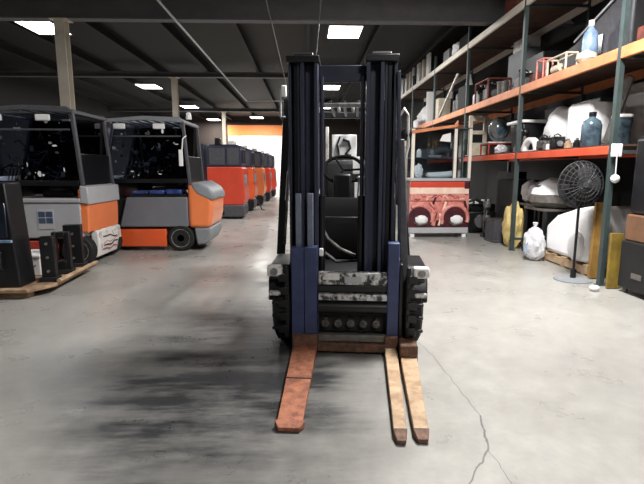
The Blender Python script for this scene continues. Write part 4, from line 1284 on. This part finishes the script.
lab(MB().box(W_ - .12, W_, -.012, .1, 1.0, 1.16).build('corner_block', M['maroon'], CB, bevel=.02), 'maroon corner block')
lab(MB().box(0, W_, .012, .03, .21, .36).build('lower_panel', M['maroon'], CB, bevel=.006), 'maroon lower panel')
for cx_, cz_, r_ in ((.2, .40, .27), (.93, .40, .27)):
    g = MB().prism([(cx_ + .235 * math.cos(a), cz_ + .235 * math.sin(a)) for a in [PI * k / 16 for k in range(17)]] + [(cx_ - .235, .215), (cx_ + .235, .215)], .0, .03)
    lab(g.build('lamp_bowl', M['maroon'], CB), 'dark maroon arch opening')
    pts = [(cx_ + r_ * math.cos(a), .005, cz_ + r_ * math.sin(a)) for a in [PI * (-.1 + 1.2 * k / 18) for k in range(19)] if .02 < cx_ + r_ * math.cos(a) < W_ - .02]
    lab(MB().tube(pts, .04, 8).build('arch_moulding', M['pink'], CB), 'pink arch over a lamp')
    lab(MB().ball((cx_ + .04, -.002, cz_ - .03), (.13, .045, .095), 3, .2, 3, 3).build('lamp_lens', M['white'], CB), 'white lamp lens')
    lab(MB().tube([(cx_ - .12, -.02, cz_ - .08), (cx_ - .02, -.04, cz_ - .14), (cx_ + .16, -.02, cz_ - .1)], .014, 6).build('lens_rim', M['dull_steel'], CB), 'dull rim under a lamp lens')
for k, (xa, za, xb, zb) in enumerate(((.68, .80, .46, .26), (.74, .74, .60, .25), (.52, .84, .47, .68), (.56, .6, .50, .24), (.62, .5, .68, .28), (1.12, .76, 1.19, .5), (.40, .74, .52, .6))):
    lab(MB().bar((xa, .01, za), (xb, .01, zb), .045, .035).build('strut', (M['pink'], M['cream_band'], M['maroon'])[k % 3], CB, bevel=.008), ('slanting pink strut', 'slanting cream strut', 'slanting maroon strut')[k % 3])
rr_ = random.Random(4)
for k in range(9):
    x0 = .08 + k * .115
    z0 = .80 + rr_.random() * .06
    pts = [(x0 + i * .03, -.004, z0 + (rr_.random() - .5) * .09) for i in range(5)]
    lab(MB().tube(pts, .009, 6).build('engine_scroll', (M['maroon'], M['red_dirty'], M['cream_band'])[k % 3], CB), 'thin curling mark on the pink band')
# glazed top
lab(MB().box(0, W_, 0, D_, 1.16, 1.22).build('ledge', M['light_grey'], CB, bevel=.008), 'light grey ledge')
for x in (.0, .86, W_ - .06):
    lab(MB().box(x, x + .06, .0, .06, 1.22, 2.2).build('window_post', M['rack_white'], CB, bevel=.006), 'cream window post')
for x in (.0, W_ - .06):
    MB().box(x, x + .06, D_ - .06, D_, 1.22, 2.2).build('window_post', M['rack_white'], CB, bevel=.006)
lab(MB().prism([(0, 2.17), (.86, 2.28), (.92, 2.36), (.92, 2.26), (0, 2.08)][:3] + [(.92, 2.36), (.92, 2.24), (0, 2.10)], -.01, .07).build('header', M['rack_orange'], CB, bevel=.004), 'orange wooden header')
MB().box(0, W_, 0, D_, 2.2, 2.22).build('top', M['mast_grey'], CB)
MB().box(.06, .86, .02, .03, 1.22, 2.2).build('pane', M['glass_clear'], CB, smooth=False)
MB().box(.92, W_ - .06, .02, .03, 1.22, 2.2).build('pane', M['glass_clear'], CB, smooth=False)
MB().box(.06, W_ - .06, D_ - .03, D_ - .02, 1.22, 2.2).build('back_panel', M['mast_grey'], CB)
MB().box(.06, W_ - .06, .2, D_ - .05, 1.62, 1.64).build('shelf', M['smoke_blue'], CB)
zc = 1.222
wg = thing('white_roll', 'long white roll lying on the ledge inside the glazed cabinet', 'roll', (2.12 + .68, 9.64, zc))
MB().tube([(-.3, 0, .06), (-.1, 0, .06), (.1, .02, .07), (.28, .05, .09)], [.05, .06, .06, .07], 12).build('roll', M['white_sheet'], wg)
MB().cyl((-.33, 0, .06), (-.29, 0, .06), .03, n=12).build('core', M['cream'], wg)
sack('small white bag in the corner of the glazed cabinet ledge', (2.12 + .19, 9.62, zc), (.09, .08, .15), M['white_sheet'], 51, tie=False, name='paper_bag')
tag(MB().box(2.12 + .4, 2.12 + .68, 9.7, 9.95, 1.642, 1.69).box(2.12 + .44, 2.12 + .52, 9.72, 9.9, 1.69, 1.8).build('metal_tray', M['cap_grey'], bevel=.01), 'grey tray with a small block on the cabinet shelf', 'tray')
jug('small white bottle on the shelf inside the glazed cabinet', (2.12 + .22, 9.75, 1.642), .05, .2, M['white'], M['black'])
tag(MB().prism([(2.12 + .56, 1.96), (2.12 + .62, 2.08), (2.12 + .78, 2.12), (2.12 + .78, 1.94)], 9.452, 9.468).build('paper_note', M['white']), 'white paper note stuck high on the cabinet glass', 'note')
